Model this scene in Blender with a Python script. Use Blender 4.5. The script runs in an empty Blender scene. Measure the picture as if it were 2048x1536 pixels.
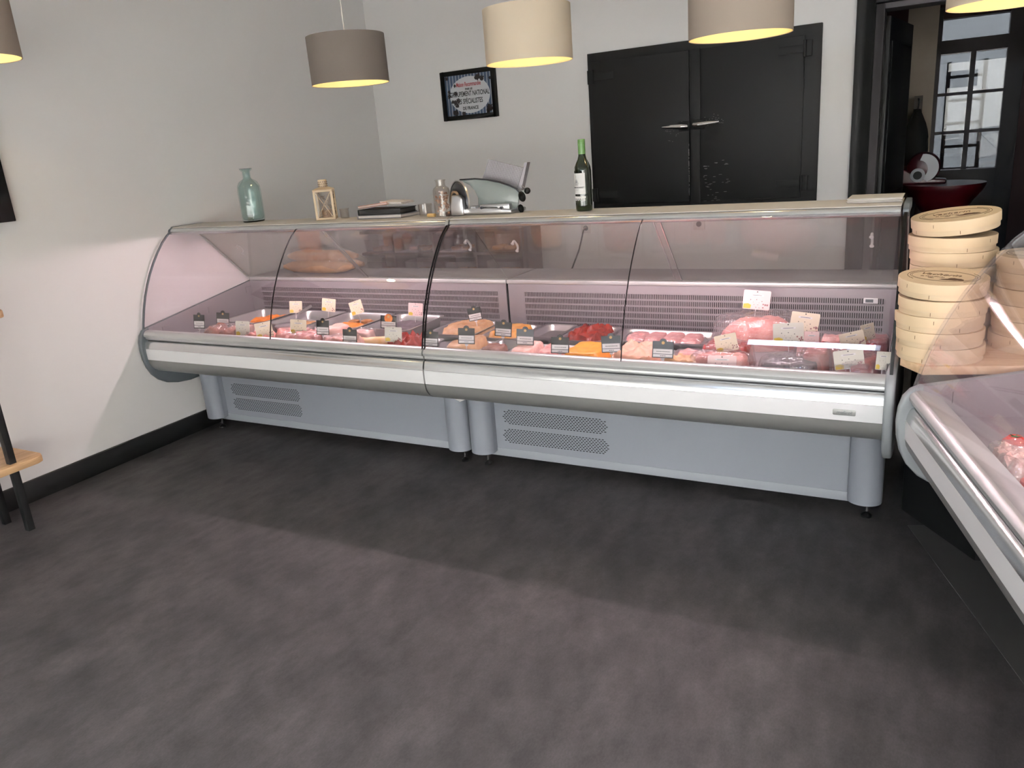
import bpy, bmesh, math, random
from mathutils import Vector, Matrix, noise

scene = bpy.context.scene
COL = scene.collection
R = math.radians
random.seed(7)

# ------------------------------------------------------------------ camera
FPX = 1556.9
YAW, PITCH, ROLL = R(-29.237), R(16.9516), R(-4.5656)
CAM = Vector((0.0, 0.0, 1.6))
_f = Vector((math.sin(YAW) * math.cos(PITCH), math.cos(YAW) * math.cos(PITCH), -math.sin(PITCH)))
_r = Vector((math.cos(YAW), -math.sin(YAW), 0))
_u = _r.cross(_f)
_r2 = math.cos(ROLL) * _r + math.sin(ROLL) * _u
_u2 = -math.sin(ROLL) * _r + math.cos(ROLL) * _u
cam_data = bpy.data.cameras.new('camera')
cam_data.sensor_width = 36.0
cam_data.lens = FPX / 2048 * 36.0
cam_data.clip_start = 0.02
cam = bpy.data.objects.new('camera', cam_data)
COL.objects.link(cam)
cam.matrix_world = Matrix(((_r2.x, _u2.x, -_f.x, CAM.x), (_r2.y, _u2.y, -_f.y, CAM.y),
                           (_r2.z, _u2.z, -_f.z, CAM.z), (0, 0, 0, 1)))
scene.camera = cam


def ray(x, y):
    return _r2 * ((x - 1024) / FPX) + _u2 * ((768 - y) / FPX) + _f


def at(x, y, Y):          # where the photo point lies at depth Y in the room
    d = ray(x, y)
    return CAM + d * ((Y - CAM.y) / d.y)


def atz(x, y, Z):         # where the photo point lies at height Z
    d = ray(x, y)
    return CAM + d * ((Z - CAM.z) / d.z)


# ------------------------------------------------------------------ world, daylight, exposure
SKY = 68.0
world = bpy.data.worlds.new('sky')
scene.world = world
world.use_nodes = True
wn = world.node_tree
wn.nodes['Background'].inputs[0].default_value = (0.985, 0.975, 0.985, 1)
wn.nodes['Background'].inputs[1].default_value = SKY


def area(name, loc, rot, sx, sy, power, color):
    l = bpy.data.lights.new(name, 'AREA')
    l.shape = 'RECTANGLE'
    l.size, l.size_y, l.energy, l.color = sx, sy, power, color
    o = bpy.data.objects.new(name, l)
    COL.objects.link(o)
    o.location = loc
    o.rotation_euler = rot
    return o


WIN = [(-3.7, -0.36, 0.25, 1.45), (-1.80, -0.36, 2.55, 2.90), (-0.10, 3.00, 0.10, 2.90)]
YF = -2.3
WINR = (-2.0, -1.2, 0.10, 2.90)   # unseen window added in the right wall to brighten the left one


def portal(loc, rot, sx, sy):      # tells the renderer where the sky comes in
    o = area('sky_portal', loc, rot, sx, sy, 1.0, (1, 1, 1))
    o.data.cycles.is_portal = True


for (x0, x1, z0, z1) in WIN:
    portal(((x0 + x1) / 2, YF - 0.22, (z0 + z1) / 2), (R(90), 0, 0), x1 - x0, z1 - z0)
portal((3.2 + 0.22, (WINR[0] + WINR[1]) / 2, (WINR[2] + WINR[3]) / 2), (R(90), 0, R(90)), WINR[1] - WINR[0], WINR[3] - WINR[2])

scene.view_settings.view_transform = 'Standard'
scene.view_settings.look = 'None'
scene.view_settings.gamma = 1.0
scene.view_settings.use_curve_mapping = False
scene.view_settings.exposure = 0.0
cy = scene.cycles
cy.use_denoising = True
cy.max_bounces = 5
cy.use_adaptive_sampling = True
cy.adaptive_threshold = 0.05
cy.diffuse_bounces = 3
cy.glossy_bounces = 3
cy.transmission_bounces = 2
cy.transparent_max_bounces = 24
cy.sample_clamp_indirect = 10.0
cy.caustics_reflective = False
cy.caustics_refractive = False


# ------------------------------------------------------------------ materials
def lin(v):
    v /= 255.0
    return v / 12.92 if v <= 0.04045 else ((v + 0.055) / 1.055) ** 2.4


def c(r, g, b):
    return (lin(r), lin(g), lin(b), 1)


MATS = {}
TUBE = 122.0
BULB = 90.0


def M(name, col, rough=0.5, metal=0.0, spec=0.5, var=0.0, vscale=8.0, col2=None, bump=0.0, bscale=60.0,
      emit=0.0, ecol=None, stretch=None, detail=4.0):
    m = bpy.data.materials.new(name)
    m.use_nodes = True
    n, l = m.node_tree.nodes, m.node_tree.links
    b = n['Principled BSDF']
    b.inputs['Base Color'].default_value = col
    b.inputs['Roughness'].default_value = rough
    b.inputs['Metallic'].default_value = metal
    b.inputs['Specular IOR Level'].default_value = spec
    if emit:
        b.inputs['Emission Color'].default_value = ecol or col
        b.inputs['Emission Strength'].default_value = emit
    tc = None
    if var or col2 or bump:
        tc = n.new('ShaderNodeTexCoord')
        mp = n.new('ShaderNodeMapping')
        l.new(tc.outputs['Object'], mp.inputs[0])
        if stretch:
            mp.inputs['Scale'].default_value = stretch
    if var or col2:
        t = n.new('ShaderNodeTexNoise')
        t.inputs['Scale'].default_value = vscale
        t.inputs['Detail'].default_value = detail
        l.new(mp.outputs[0], t.inputs['Vector'])
        rp = n.new('ShaderNodeValToRGB')
        k = 1 - var
        rp.color_ramp.elements[0].position = 0.32
        rp.color_ramp.elements[1].position = 0.68
        rp.color_ramp.elements[0].color = col2 if col2 else (col[0] * k, col[1] * k, col[2] * k, 1)
        rp.color_ramp.elements[1].color = col
        l.new(t.outputs['Fac'], rp.inputs[0])
        l.new(rp.outputs[0], b.inputs['Base Color'])
    if bump:
        t2 = n.new('ShaderNodeTexNoise')
        t2.inputs['Scale'].default_value = bscale
        t2.inputs['Detail'].default_value = 3
        l.new(mp.outputs[0], t2.inputs['Vector'])
        bp = n.new('ShaderNodeBump')
        bp.inputs['Strength'].default_value = bump
        bp.inputs['Distance'].default_value = 0.004
        l.new(t2.outputs['Fac'], bp.inputs['Height'])
        l.new(bp.outputs[0], b.inputs['Normal'])
    MATS[name] = m
    return m


def G(name, tint=(1, 1, 1), f0=0.04, rough=0.0, haze=0.0, hcol=(0.8, 0.8, 0.8), bump=0.0, bscale=30, fmax=1.0):
    """thin clear pane or film: see-through, mirror share rising towards grazing view"""
    m = bpy.data.materials.new(name)
    m.use_nodes = True
    n, l = m.node_tree.nodes, m.node_tree.links
    n.remove(n['Principled BSDF'])
    out = n['Material Output']
    tr = n.new('ShaderNodeBsdfTransparent')
    tr.inputs[0].default_value = (*tint, 1)
    gl = n.new('ShaderNodeBsdfGlossy')
    gl.inputs['Roughness'].default_value = rough
    lw = n.new('ShaderNodeLayerWeight')
    lw.inputs['Blend'].default_value = 0.5
    pw = n.new('ShaderNodeMath')
    pw.operation = 'POWER'
    pw.inputs[1].default_value = 5.0
    l.new(lw.outputs['Facing'], pw.inputs[0])
    mr = n.new('ShaderNodeMapRange')
    mr.inputs['To Min'].default_value = f0
    mr.inputs['To Max'].default_value = fmax
    l.new(pw.outputs[0], mr.inputs['Value'])
    mx = n.new('ShaderNodeMixShader')
    l.new(mr.outputs[0], mx.inputs[0])
    l.new(tr.outputs[0], mx.inputs[1])
    l.new(gl.outputs[0], mx.inputs[2])
    last = mx
    if bump:
        tc = n.new('ShaderNodeTexCoord')
        t2 = n.new('ShaderNodeTexNoise')
        t2.inputs['Scale'].default_value = bscale
        l.new(tc.outputs['Object'], t2.inputs['Vector'])
        bp = n.new('ShaderNodeBump')
        bp.inputs['Strength'].default_value = bump
        bp.inputs['Distance'].default_value = 0.02
        l.new(t2.outputs['Fac'], bp.inputs['Height'])
        l.new(bp.outputs[0], gl.inputs['Normal'])
    if haze:
        df = n.new('ShaderNodeBsdfDiffuse')
        df.inputs[0].default_value = (*hcol, 1)
        m2 = n.new('ShaderNodeMixShader')
        m2.inputs[0].default_value = haze
        l.new(last.outputs[0], m2.inputs[1])
        l.new(df.outputs[0], m2.inputs[2])
        last = m2
    l.new(last.outputs[0], out.inputs['Surface'])
    MATS[name] = m
    return m


M('wall_paint', c(233, 231, 229), 0.85, var=0.03, vscale=1.5, bump=0.05, bscale=40)
M('ceiling_paint', c(240, 239, 237), 0.9)
M('black_base', c(13, 13, 14), 0.55, var=0.2, vscale=6)
M('charcoal_paint', c(25, 25, 25), 0.6, spec=0.3, var=0.12, vscale=3, bump=0.06, bscale=25)
M('charcoal_dark', c(16, 16, 16), 0.6, spec=0.3)
M('grey_plastic', c(140, 144, 147), 0.5)
M('dark_plastic', c(84, 90, 94), 0.5)
M('powder_grey', c(132, 136, 145), 0.5, bump=0.02, bscale=300)
M('powder_light', c(148, 152, 159), 0.5)
M('alu', c(212, 213, 213), 0.20, metal=0.8)
M('alu_matte', c(196, 197, 196), 0.34, metal=0.5)
M('alu_dark', c(142, 142, 140), 0.40, metal=0.4)
M('white_plastic', c(228, 228, 229), 0.4)
M('top_cream', c(198, 192, 185), 0.75, spec=0.25)
M('steel', c(205, 203, 204), 0.28, metal=0.95, bump=0.03, bscale=18)
M('steel_dull', c(165, 160, 163), 0.45, metal=0.6)
M('steel_dark', c(66, 66, 70), 0.32, metal=0.6)
M('chrome', c(230, 230, 230), 0.12, metal=1.0)
M('grille_grey', c(150, 143, 147), 0.42, metal=0.3)
M('black_gap', c(12, 11, 12), 0.7)
M('slot_dark', c(16, 12, 14), 0.9, spec=0.1)
M('gasket', c(12, 12, 12), 0.5, spec=0.2)
M('black_plastic_and_shade', c(20, 20, 21), 0.4)
M('tube', (1, 0.80, 0.86, 1), 0.5, emit=TUBE, ecol=(1.0, 0.77, 0.82, 1))
M('lamp_bulb', (1, 0.8, 0.5, 1), 0.5, emit=BULB, ecol=(1.0, 0.76, 0.42, 1))


def shade_mat(name, col, tcol, k):
    m = M(name, col, 0.9, bump=0.08, bscale=300)
    n, l = m.node_tree.nodes, m.node_tree.links
    t = n.new('ShaderNodeBsdfTranslucent')
    t.inputs[0].default_value = tcol
    mx = n.new('ShaderNodeMixShader')
    mx.inputs[0].default_value = k
    l.new(n['Principled BSDF'].outputs[0], mx.inputs[1])
    l.new(t.outputs[0], mx.inputs[2])
    l.new(mx.outputs[0], n['Material Output'].inputs['Surface'])


shade_mat('shade_taupe', c(122, 112, 104), c(150, 130, 110), 0.12)
shade_mat('shade_cream', c(236, 222, 200), c(240, 215, 175), 0.35)
shade_mat('shade_beige', c(168, 154, 141), c(200, 175, 145), 0.2)
shade_mat('shade_inner', c(244, 226, 180), c(240, 215, 165), 0.35)
M('cord_white', c(215, 213, 210), 0.6)
M('pale_wood', c(226, 196, 158), 0.55, col2=c(205, 172, 133), vscale=5, stretch=(1, 9, 9), bump=0.05, bscale=30)
M('oak', c(214, 178, 134), 0.5, col2=c(186, 146, 102), vscale=4, stretch=(14, 1, 14))
M('box_wood', c(220, 198, 165), 0.65, col2=c(211, 186, 150), vscale=4, stretch=(2, 2, 14), bump=0.04, bscale=20)
M('box_lid', c(222, 198, 162), 0.65, col2=c(219, 194, 157), vscale=3, stretch=(1, 8, 1))
M('ink_brown', c(96, 66, 40), 0.8)
M('lantern_wood', c(205, 182, 152), 0.6, var=0.1)
M('lantern_print', c(92, 76, 66), 0.7)
M('candle', c(170, 140, 110), 0.6)
M('folder_orange', c(176, 100, 62), 0.6)
M('paper', c(215, 206, 200), 0.8, var=0.06, vscale=20)
M('wine_green', c(24, 32, 18), 0.08, spec=0.6)
M('capsule_green', c(86, 124, 66), 0.35)
M('label_white', c(222, 220, 216), 0.7)
M('ink', c(40, 38, 38), 0.8)
M('ink_soft', c(140, 138, 138), 0.8)
M('enamel_white', c(190, 192, 196), 0.3)
M('enamel_blue', c(66, 84, 110), 0.35, var=0.3, vscale=14)
M('enamel_red', c(150, 34, 36), 0.4)
M('rust', c(40, 32, 30), 0.8, var=0.4, vscale=40)
M('red_machine', c(60, 8, 14), 0.35, var=0.1)
M('maroon_wood', c(66, 36, 36), 0.6)
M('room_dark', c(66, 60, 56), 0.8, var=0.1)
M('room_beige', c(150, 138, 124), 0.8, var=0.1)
M('room_floor', c(60, 56, 54), 0.7)
M('grey_wood', c(74, 70, 72), 0.6)
M('apron_black', c(14, 14, 15), 0.9)
M('tag_black', c(38, 37, 36), 0.45)
M('tag_white', c(232, 228, 228), 0.5)
M('tag_cream', c(232, 220, 196), 0.5)
M('tag_pink', c(238, 208, 206), 0.5)
M('tag_pale', c(222, 218, 206), 0.5)
M('tag_gold', c(206, 168, 110), 0.5)
M('tag_yellow', c(214, 184, 70), 0.6)
M('tag_mauve', c(160, 112, 112), 0.6)
M('stick', c(225, 220, 222), 0.3)
M('shelf_brown', c(74, 54, 48), 0.6, var=0.15, vscale=6)
M('outside_grey', c(130, 129, 127), 0.9)
M('outside_facade', c(188, 185, 180), 0.9, var=0.08, vscale=0.8)
M('socket_white', c(214, 210, 206), 0.4)
M('tv_black', c(12, 12, 14), 0.25)
M('acrylic_blue', c(206, 218, 244), 0.2)

# foods
FOOD = dict(
    cured=(c(168, 98, 66), c(122, 60, 46), 30), pinkmeat=(c(226, 160, 150), c(196, 108, 106), 26),
    salad=(c(240, 206, 194), c(222, 170, 158), 60), orange=(c(232, 138, 46), c(206, 104, 28), 45),
    roast=(c(206, 150, 88), c(120, 74, 44), 60), tan=(c(214, 172, 128), c(186, 138, 98), 26),
    brownp=(c(146, 104, 90), c(116, 78, 68), 60), redstew=(c(150, 48, 32), c(96, 22, 18), 34),
    mousse=(c(240, 158, 48), c(222, 136, 34), 26), rillettes=(c(238, 188, 160), c(214, 152, 128), 30),
    speckled=(c(234, 178, 170), c(206, 130, 128), 50), redmeat=(c(188, 66, 52), c(140, 40, 40), 30),
    beef=(c(176, 80, 82), c(132, 50, 56), 20), ham=(c(232, 158, 146), c(205, 118, 110), 12),
    chicken=(c(238, 196, 184), c(224, 170, 160), 16), golden=(c(228, 168, 90), c(240, 206, 168), 18),
    darkmeat=(c(110, 96, 104), c(70, 58, 66), 14), yolk=(c(226, 172, 88), c(200, 132, 60), 30),
    tomato=(c(214, 60, 42), c(190, 40, 30), 8), leaf=(c(70, 110, 66), c(46, 80, 44), 20),
    bread=(c(222, 178, 134), c(196, 142, 98), 14), roll=(c(196, 134, 78), c(150, 92, 52), 34),
    shells=(c(206, 172, 148), c(150, 104, 82), 28), veal=(c(224, 140, 130), c(240, 190, 180), 14))
for k, (a_, b_, s_) in FOOD.items():
    M('food_' + k, a_, 0.42, col2=b_, vscale=s_, bump=0.35, bscale=s_ * 2.2, detail=6)

G('glass_clear', (0.985, 0.975, 0.98), 0.045, haze=0.004, hcol=(0.9, 0.85, 0.87))
G('glass_door', (0.985, 0.98, 0.98), 0.075, haze=0.03, hcol=(0.9, 0.87, 0.87))  # pale diffuse haze mixed in to lighten what shows through
G('glass_window', (0.96, 0.98, 0.98), 0.04)
G('glass_tinted', (0.60, 0.68, 0.80), 0.04)
G('glass_dim', (0.125, 0.135, 0.145), 0.03, haze=0.015, hcol=(0.3, 0.32, 0.34))
G('bottle_blue', (0.85, 0.92, 0.91), 0.06, rough=0.03, bump=0.12, bscale=26, haze=0.004, hcol=(0.5, 0.6, 0.58))
G('bottle_clear', (0.94, 0.92, 0.9), 0.06, rough=0.03)
G('film', (0.97, 0.95, 0.96), 0.16, rough=0.10, bump=1.0, bscale=34, haze=0.06, hcol=(0.95, 0.85, 0.88), fmax=0.7)
G('film_clear', (0.96, 0.96, 0.97), 0.13, rough=0.08, bump=0.9, bscale=22, haze=0.08, hcol=(0.9, 0.9, 0.9), fmax=0.7)
G('tub_clear', (0.95, 0.93, 0.94), 0.06, rough=0.08, haze=0.06, hcol=(0.9, 0.85, 0.87))
G('acrylic', (0.97, 0.97, 0.98), 0.03, rough=0.02, haze=0.03, hcol=(0.9, 0.88, 0.9))
G('gauge_plate', (0.80, 0.84, 0.82), 0.10, rough=0.2, haze=0.45, hcol=(0.42, 0.46, 0.44))


# ------------------------------------------------------------------ floor material
def floor_material():
    m = bpy.data.materials.new('vinyl_concrete')
    m.use_nodes = True
    n, l = m.node_tree.nodes, m.node_tree.links
    b = n['Principled BSDF']
    tc = n.new('ShaderNodeTexCoord')
    mp = n.new('ShaderNodeMapping')
    mp.inputs['Rotation'].default_value = (0, 0, R(6))
    mp.inputs['Scale'].default_value = (1.45, 0.8, 1)
    l.new(tc.outputs['Object'], mp.inputs[0])

    def nz(scale, det, rough=0.6):
        t = n.new('ShaderNodeTexNoise')
        t.inputs['Scale'].default_value = scale
        t.inputs['Detail'].default_value = det
        t.inputs['Roughness'].default_value = rough
        l.new(mp.outputs[0], t.inputs['Vector'])
        return t

    def ramp(src, p0, p1, c0, c1):
        r = n.new('ShaderNodeValToRGB')
        r.color_ramp.elements[0].position, r.color_ramp.elements[1].position = p0, p1
        r.color_ramp.elements[0].color, r.color_ramp.elements[1].color = c0, c1
        l.new(src, r.inputs[0])
        return r
    big = ramp(nz(2.2, 8).outputs['Fac'], 0.30, 0.70, c(52, 51, 52), c(77, 73, 74))
    mid = ramp(nz(9, 8, 0.7).outputs['Fac'], 0.36, 0.72, (0.64, 0.64, 0.64, 1), (1.34, 1.32, 1.33, 1))
    mul = n.new('ShaderNodeMixRGB')
    mul.blend_type = 'MULTIPLY'
    mul.inputs[0].default_value = 0.8
    l.new(big.outputs[0], mul.inputs[1])
    l.new(mid.outputs[0], mul.inputs[2])
    fine = ramp(nz(120, 4).outputs['Fac'], 0.3, 0.75, (0.80, 0.80, 0.80, 1), (1.2, 1.2, 1.2, 1))
    mul2 = n.new('ShaderNodeMixRGB')
    mul2.blend_type = 'MULTIPLY'
    mul2.inputs[0].default_value = 0.8
    l.new(mul.outputs[0], mul2.inputs[1])
    l.new(fine.outputs[0], mul2.inputs[2])
    l.new(mul2.outputs[0], b.inputs['Base Color'])
    rr = ramp(nz(6, 5).outputs['Fac'], 0.3, 0.7, (0.5, 0.5, 0.5, 1), (0.68, 0.68, 0.68, 1))
    l.new(rr.outputs[0], b.inputs['Roughness'])
    b.inputs['Specular IOR Level'].default_value = 0.35
    bp = n.new('ShaderNodeBump')
    bp.inputs['Strength'].default_value = 0.12
    bp.inputs['Distance'].default_value = 0.002
    l.new(nz(60, 4).outputs['Fac'], bp.inputs['Height'])
    l.new(bp.outputs[0], b.inputs['Normal'])
    MATS['vinyl_concrete'] = m


floor_material()


# ------------------------------------------------------------------ mesh helpers
def link(name, me, mat, parent=None, smooth=True, angle=35):
    if smooth and me.polygons:
        me.polygons.foreach_set('use_smooth', [True] * len(me.polygons))
        me.set_sharp_from_angle(angle=R(angle))
    if mat and not me.materials:
        me.materials.append(MATS[mat])
    o = bpy.data.objects.new(name, me)
    COL.objects.link(o)
    if parent is not None:
        o.parent = parent
    return o


class MB:
    def __init__(s):
        s.v, s.f = [], []

    def add(s, vs, fs):
        k = len(s.v)
        s.v += [tuple(p) for p in vs]
        s.f += [tuple(i + k for i in f) for f in fs]
        return s

    def box(s, x0, x1, y0, y1, z0, z1):
        v = [(x, y, z) for x in (x0, x1) for y in (y0, y1) for z in (z0, z1)]
        return s.add(v, [(0, 1, 3, 2), (4, 6, 7, 5), (0, 4, 5, 1), (2, 3, 7, 6), (0, 2, 6, 4), (1, 5, 7, 3)])

    def prism(s, poly, a, b, axis='x'):
        """2D closed outline extruded from a to b; axis x: outline is (y,z); y: (x,z); z: (x,y)"""
        n = len(poly)

        def p3(p, t):
            return {'x': (t, p[0], p[1]), 'y': (p[0], t, p[1]), 'z': (p[0], p[1], t)}[axis]
        v = [p3(p, a) for p in poly] + [p3(p, b) for p in poly]
        fs = [(i, (i + 1) % n, (i + 1) % n + n, i + n) for i in range(n)]
        return s.add(v, fs + [tuple(range(n)), tuple(range(2 * n - 1, n - 1, -1))])

    def tube(s, pts, r, n=10, cap=True):
        pts = [Vector(p) for p in pts]
        rings, prev = [], None
        for i, p in enumerate(pts):
            a, b = pts[max(i - 1, 0)], pts[min(i + 1, len(pts) - 1)]
            t = (b - a).normalized()
            if prev is None:
                x = t.orthogonal().normalized()
            else:
                x = (prev - t * prev.dot(t)).normalized()
            prev = x
            y = t.cross(x)
            rr = r[i] if isinstance(r, (list, tuple)) else r
            rings.append([p + (x * math.cos(2 * math.pi * k / n) + y * math.sin(2 * math.pi * k / n)) * rr for k in range(n)])
        v = [q for ring in rings for q in ring]
        fs = []
        for i in range(len(pts) - 1):
            for k in range(n):
                fs.append((i * n + k, i * n + (k + 1) % n, (i + 1) * n + (k + 1) % n, (i + 1) * n + k))
        if cap:
            fs += [tuple(range(n - 1, -1, -1)), tuple(range((len(pts) - 1) * n, len(pts) * n))]
        return s.add(v, fs)

    def lathe(s, prof, n=28, o=(0, 0, 0), mat=None):
        v, fs = [], []
        for r_, z in prof:
            for k in range(n):
                t = 2 * math.pi * k / n
                p = Vector((r_ * math.cos(t), r_ * math.sin(t), z))
                if mat is not None:
                    p = mat @ p
                v.append((p.x + o[0], p.y + o[1], p.z + o[2]))
        for i in range(len(prof) - 1):
            for k in range(n):
                fs.append((i * n + k, i * n + (k + 1) % n, (i + 1) * n + (k + 1) % n, (i + 1) * n + k))
        ring = prof[0] == prof[-1]
        if prof[0][0] > 1e-6 and not ring:
            fs.append(tuple(range(n - 1, -1, -1)))
        if prof[-1][0] > 1e-6 and not ring:
            fs.append(tuple(range((len(prof) - 1) * n, len(prof) * n)))
        return s.add(v, fs)

    def loft(s, loops, cap0=True, cap1=True):
        n = len(loops[0])
        v = [p for lp in loops for p in lp]
        fs = []
        for i in range(len(loops) - 1):
            for k in range(n):
                fs.append((i * n + k, i * n + (k + 1) % n, (i + 1) * n + (k + 1) % n, (i + 1) * n + k))
        if cap0:
            fs.append(tuple(range(n - 1, -1, -1)))
        if cap1:
            fs.append(tuple(range((len(loops) - 1) * n, len(loops) * n)))
        return s.add(v, fs)

    def mesh(s, name, weld=True):
        me = bpy.data.meshes.new(name)
        me.from_pydata(s.v, [], s.f)
        bm = bmesh.new()
        bm.from_mesh(me)
        if weld:
            bmesh.ops.remove_doubles(bm, verts=bm.verts, dist=1e-6)
        bmesh.ops.recalc_face_normals(bm, faces=bm.faces)
        bm.to_mesh(me)
        bm.free()
        me.update()
        return me

    def build(s, name, mat, parent=None, bevel=0.0, seg=2, smooth=True, angle=35):
        me = s.mesh(name)
        if bevel:
            bm = bmesh.new()
            bm.from_mesh(me)
            es = [e for e in bm.edges if len(e.link_faces) == 2 and e.calc_face_angle(0) > R(30)]
            bmesh.ops.bevel(bm, geom=es, offset=bevel, segments=seg, affect='EDGES', profile=0.5, clamp_overlap=True)
            bm.to_mesh(me)
            bm.free()
        return link(name, me, mat, parent, smooth, angle)


def empty(name, loc=(0, 0, 0), rz=0.0, parent=None):
    o = bpy.data.objects.new(name, None)
    o.empty_display_size = 0.05
    COL.objects.link(o)
    o.location = loc
    o.rotation_euler = (0, 0, rz)
    if parent is not None:
        o.parent = parent
    return o


def tag(o, label, cat, group=None):
    o['label'] = label
    o['category'] = cat
    if group:
        o['group'] = group
    return o


def struct(o):
    o['kind'] = 'structure'
    return o


def stuff(o):
    o['kind'] = 'stuff'
    return o


def rrect(w, d, r, z, n=5, cx=0.0, cy=0.0):
    r = min(r, w / 2 - 1e-4, d / 2 - 1e-4)
    pts = []
    for (sx, sy, a0) in ((1, 1, 0), (-1, 1, 90), (-1, -1, 180), (1, -1, 270)):
        for i in range(n):
            t = R(a0 + 90 * i / (n - 1))
            pts.append((cx + sx * (w / 2 - r) + r * math.cos(t), cy + sy * (d / 2 - r) + r * math.sin(t), z))
    return pts


def text(s, size, mat, parent, loc, rot=(R(90), 0, 0), sx=1.0, name='lettering', shear=0.0, ext=0.0004, bold=0.0):
    cu = bpy.data.curves.new('lettering', 'FONT')
    cu.body = s
    cu.size = size
    cu.align_x = 'CENTER'
    cu.align_y = 'CENTER'
    cu.extrude = ext
    cu.shear = shear
    cu.offset = bold
    cu.resolution_u = 3
    ob = bpy.data.objects.new('tmp', cu)
    me = bpy.data.meshes.new_from_object(ob)
    bpy.data.objects.remove(ob)
    bpy.data.curves.remove(cu)
    me.transform(Matrix.Diagonal((sx, 1, 1, 1)))
    me.materials.clear()
    o = link(name, me, mat, parent, smooth=False)
    o.location = loc
    o.rotation_euler = rot
    return o

# ================================================================== the room
XL, XR, YB, ZC = -4.12, 3.2, 5.45, 3.1
DX0, DX1, DZ = -0.41, 0.80, 2.23          # doorway to the back room
struct(MB().box(XL - 0.2, XR + 0.2, YF - 0.3, 11.0, -0.12, 0.0).build('floor', 'vinyl_concrete', smooth=False))
struct(MB().box(XL - 0.2, XR + 0.2, YF - 0.2, YB + 0.2, ZC, ZC + 0.1).build('ceiling', 'ceiling_paint', smooth=False))
struct(MB().box(XL - 0.2, XL, YF - 0.2, YB + 0.2, 0, ZC).build('wall_left', 'wall_paint', smooth=False))
struct(MB().box(XR, XR + 0.2, YF - 0.2, WINR[0], 0, ZC).box(XR, XR + 0.2, WINR[1], YB + 0.2, 0, ZC)
       .box(XR, XR + 0.2, WINR[0], WINR[1], 0, WINR[2]).box(XR, XR + 0.2, WINR[0], WINR[1], WINR[3], ZC).build('wall_right', 'wall_paint', smooth=False))
w = struct(empty('window_4', (XR + 0.1, (WINR[0] + WINR[1]) / 2, WINR[2])))
hw, h = (WINR[1] - WINR[0]) / 2, WINR[3] - WINR[2]
MB().box(-.03, .03, -hw, -hw + .06, 0, h).box(-.03, .03, hw - .06, hw, 0, h).box(-.03, .03, -hw + .06, hw - .06, 0, .06).box(-.03, .03, -hw + .06, hw - .06, h - .06, h).build('window_frame', 'charcoal_dark', w)
MB().box(-.004, .004, -hw + .06, hw - .06, .06, h - .06).build('pane', 'glass_window', w)
struct(MB().box(XL, DX0 - 0.09, YB, YB + 0.2, 0, ZC).box(DX1 + 0.09, XR, YB, YB + 0.2, 0, ZC)
       .box(DX0 - 0.09, DX1 + 0.09, YB, YB + 0.2, DZ + 0.09, ZC).build('wall_back', 'wall_paint', smooth=False))
mb = MB()
xs = sorted({XL, XR} | {v for w in WIN for v in w[:2]})
zs = sorted({0.0, ZC} | {v for w in WIN for v in w[2:]})
for i in range(len(xs) - 1):
    for j in range(len(zs) - 1):
        xm, zm = (xs[i] + xs[i + 1]) / 2, (zs[j] + zs[j + 1]) / 2
        if not any(w[0] < xm < w[1] and w[2] < zm < w[3] for w in WIN):
            mb.box(xs[i], xs[i + 1], YF - 0.2, YF, zs[j], zs[j + 1])
struct(mb.build('wall_front', 'wall_paint', smooth=False))
for i, (x0, x1, z0, z1) in enumerate(WIN):
    w = struct(empty('window_%d' % (i + 1), ((x0 + x1) / 2, YF - 0.1, z0)))
    hw, h = (x1 - x0) / 2, z1 - z0
    f = MB().box(-hw, -hw + 0.06, -.03, .03, 0, h).box(hw - 0.06, hw, -.03, .03, 0, h)
    f.box(-hw + .06, hw - .06, -.03, .03, 0, 0.06).box(-hw + .06, hw - .06, -.03, .03, h - 0.06, h)
    f.build('window_frame', 'charcoal_dark', w)
    MB().box(-hw + .06, hw - .06, -.004, .004, .06, h - .06).build('pane', 'glass_tinted' if i == 1 else 'glass_window', w)
struct(MB().box(XL, XL + 0.02, YF, YB, 0, 0.115).build('baseboard_left', 'black_base', bevel=0.003))
struct(MB().box(XL + 0.02, DX0 - 0.10, YB - 0.02, YB, 0, 0.115).build('baseboard_back', 'black_base', bevel=0.003))
# dark door surround
fr = MB()
fr.box(DX0 - 0.102, DX0, YB - 0.035, YB + 0.02, 0, DZ + 0.10).box(DX1, DX1 + 0.102, YB - 0.035, YB + 0.02, 0, DZ + 0.10)
fr.box(DX0, DX1, YB - 0.035, YB + 0.02, DZ, DZ + 0.10)
struct(fr.build('trim_1', 'charcoal_paint', bevel=0.004))
fr = MB()
fr.box(DX0 - 0.088, DX0 + 0.045, YB + 0.02, YB + 0.21, 0, DZ + 0.085).box(DX1 - .045, DX1 + 0.088, YB + 0.02, YB + 0.21, 0, DZ + 0.085)
fr.box(DX0 + .045, DX1 - .045, YB + 0.02, YB + 0.21, DZ - .03, DZ + 0.085)
struct(fr.build('trim_2', 'grey_wood', bevel=0.003))
# thin edge of the second floor sheet running under the side counter
p, q = Vector((-0.02, 3.235, 0)), Vector((0.345, 2.24, 0))
d = (q - p).normalized()
nrm = Vector((-d.y, d.x, 0))
e = MB()
q2 = p + d * 3.2
e.add([p, q2, q2 + nrm * 0.9, p + nrm * 0.9, p + Vector((0, 0, .003)), q2 + Vector((0, 0, .003)),
       q2 + nrm * 0.9 + Vector((0, 0, .003)), p + nrm * 0.9 + Vector((0, 0, .003))],
      [(0, 1, 5, 4), (1, 2, 6, 5), (2, 3, 7, 6), (3, 0, 4, 7), (4, 5, 6, 7)])
M('vinyl_sheet', c(74, 72, 72), 0.45, var=0.15, vscale=5)
struct(e.build('floor_sheet', 'vinyl_sheet', smooth=False))

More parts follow.
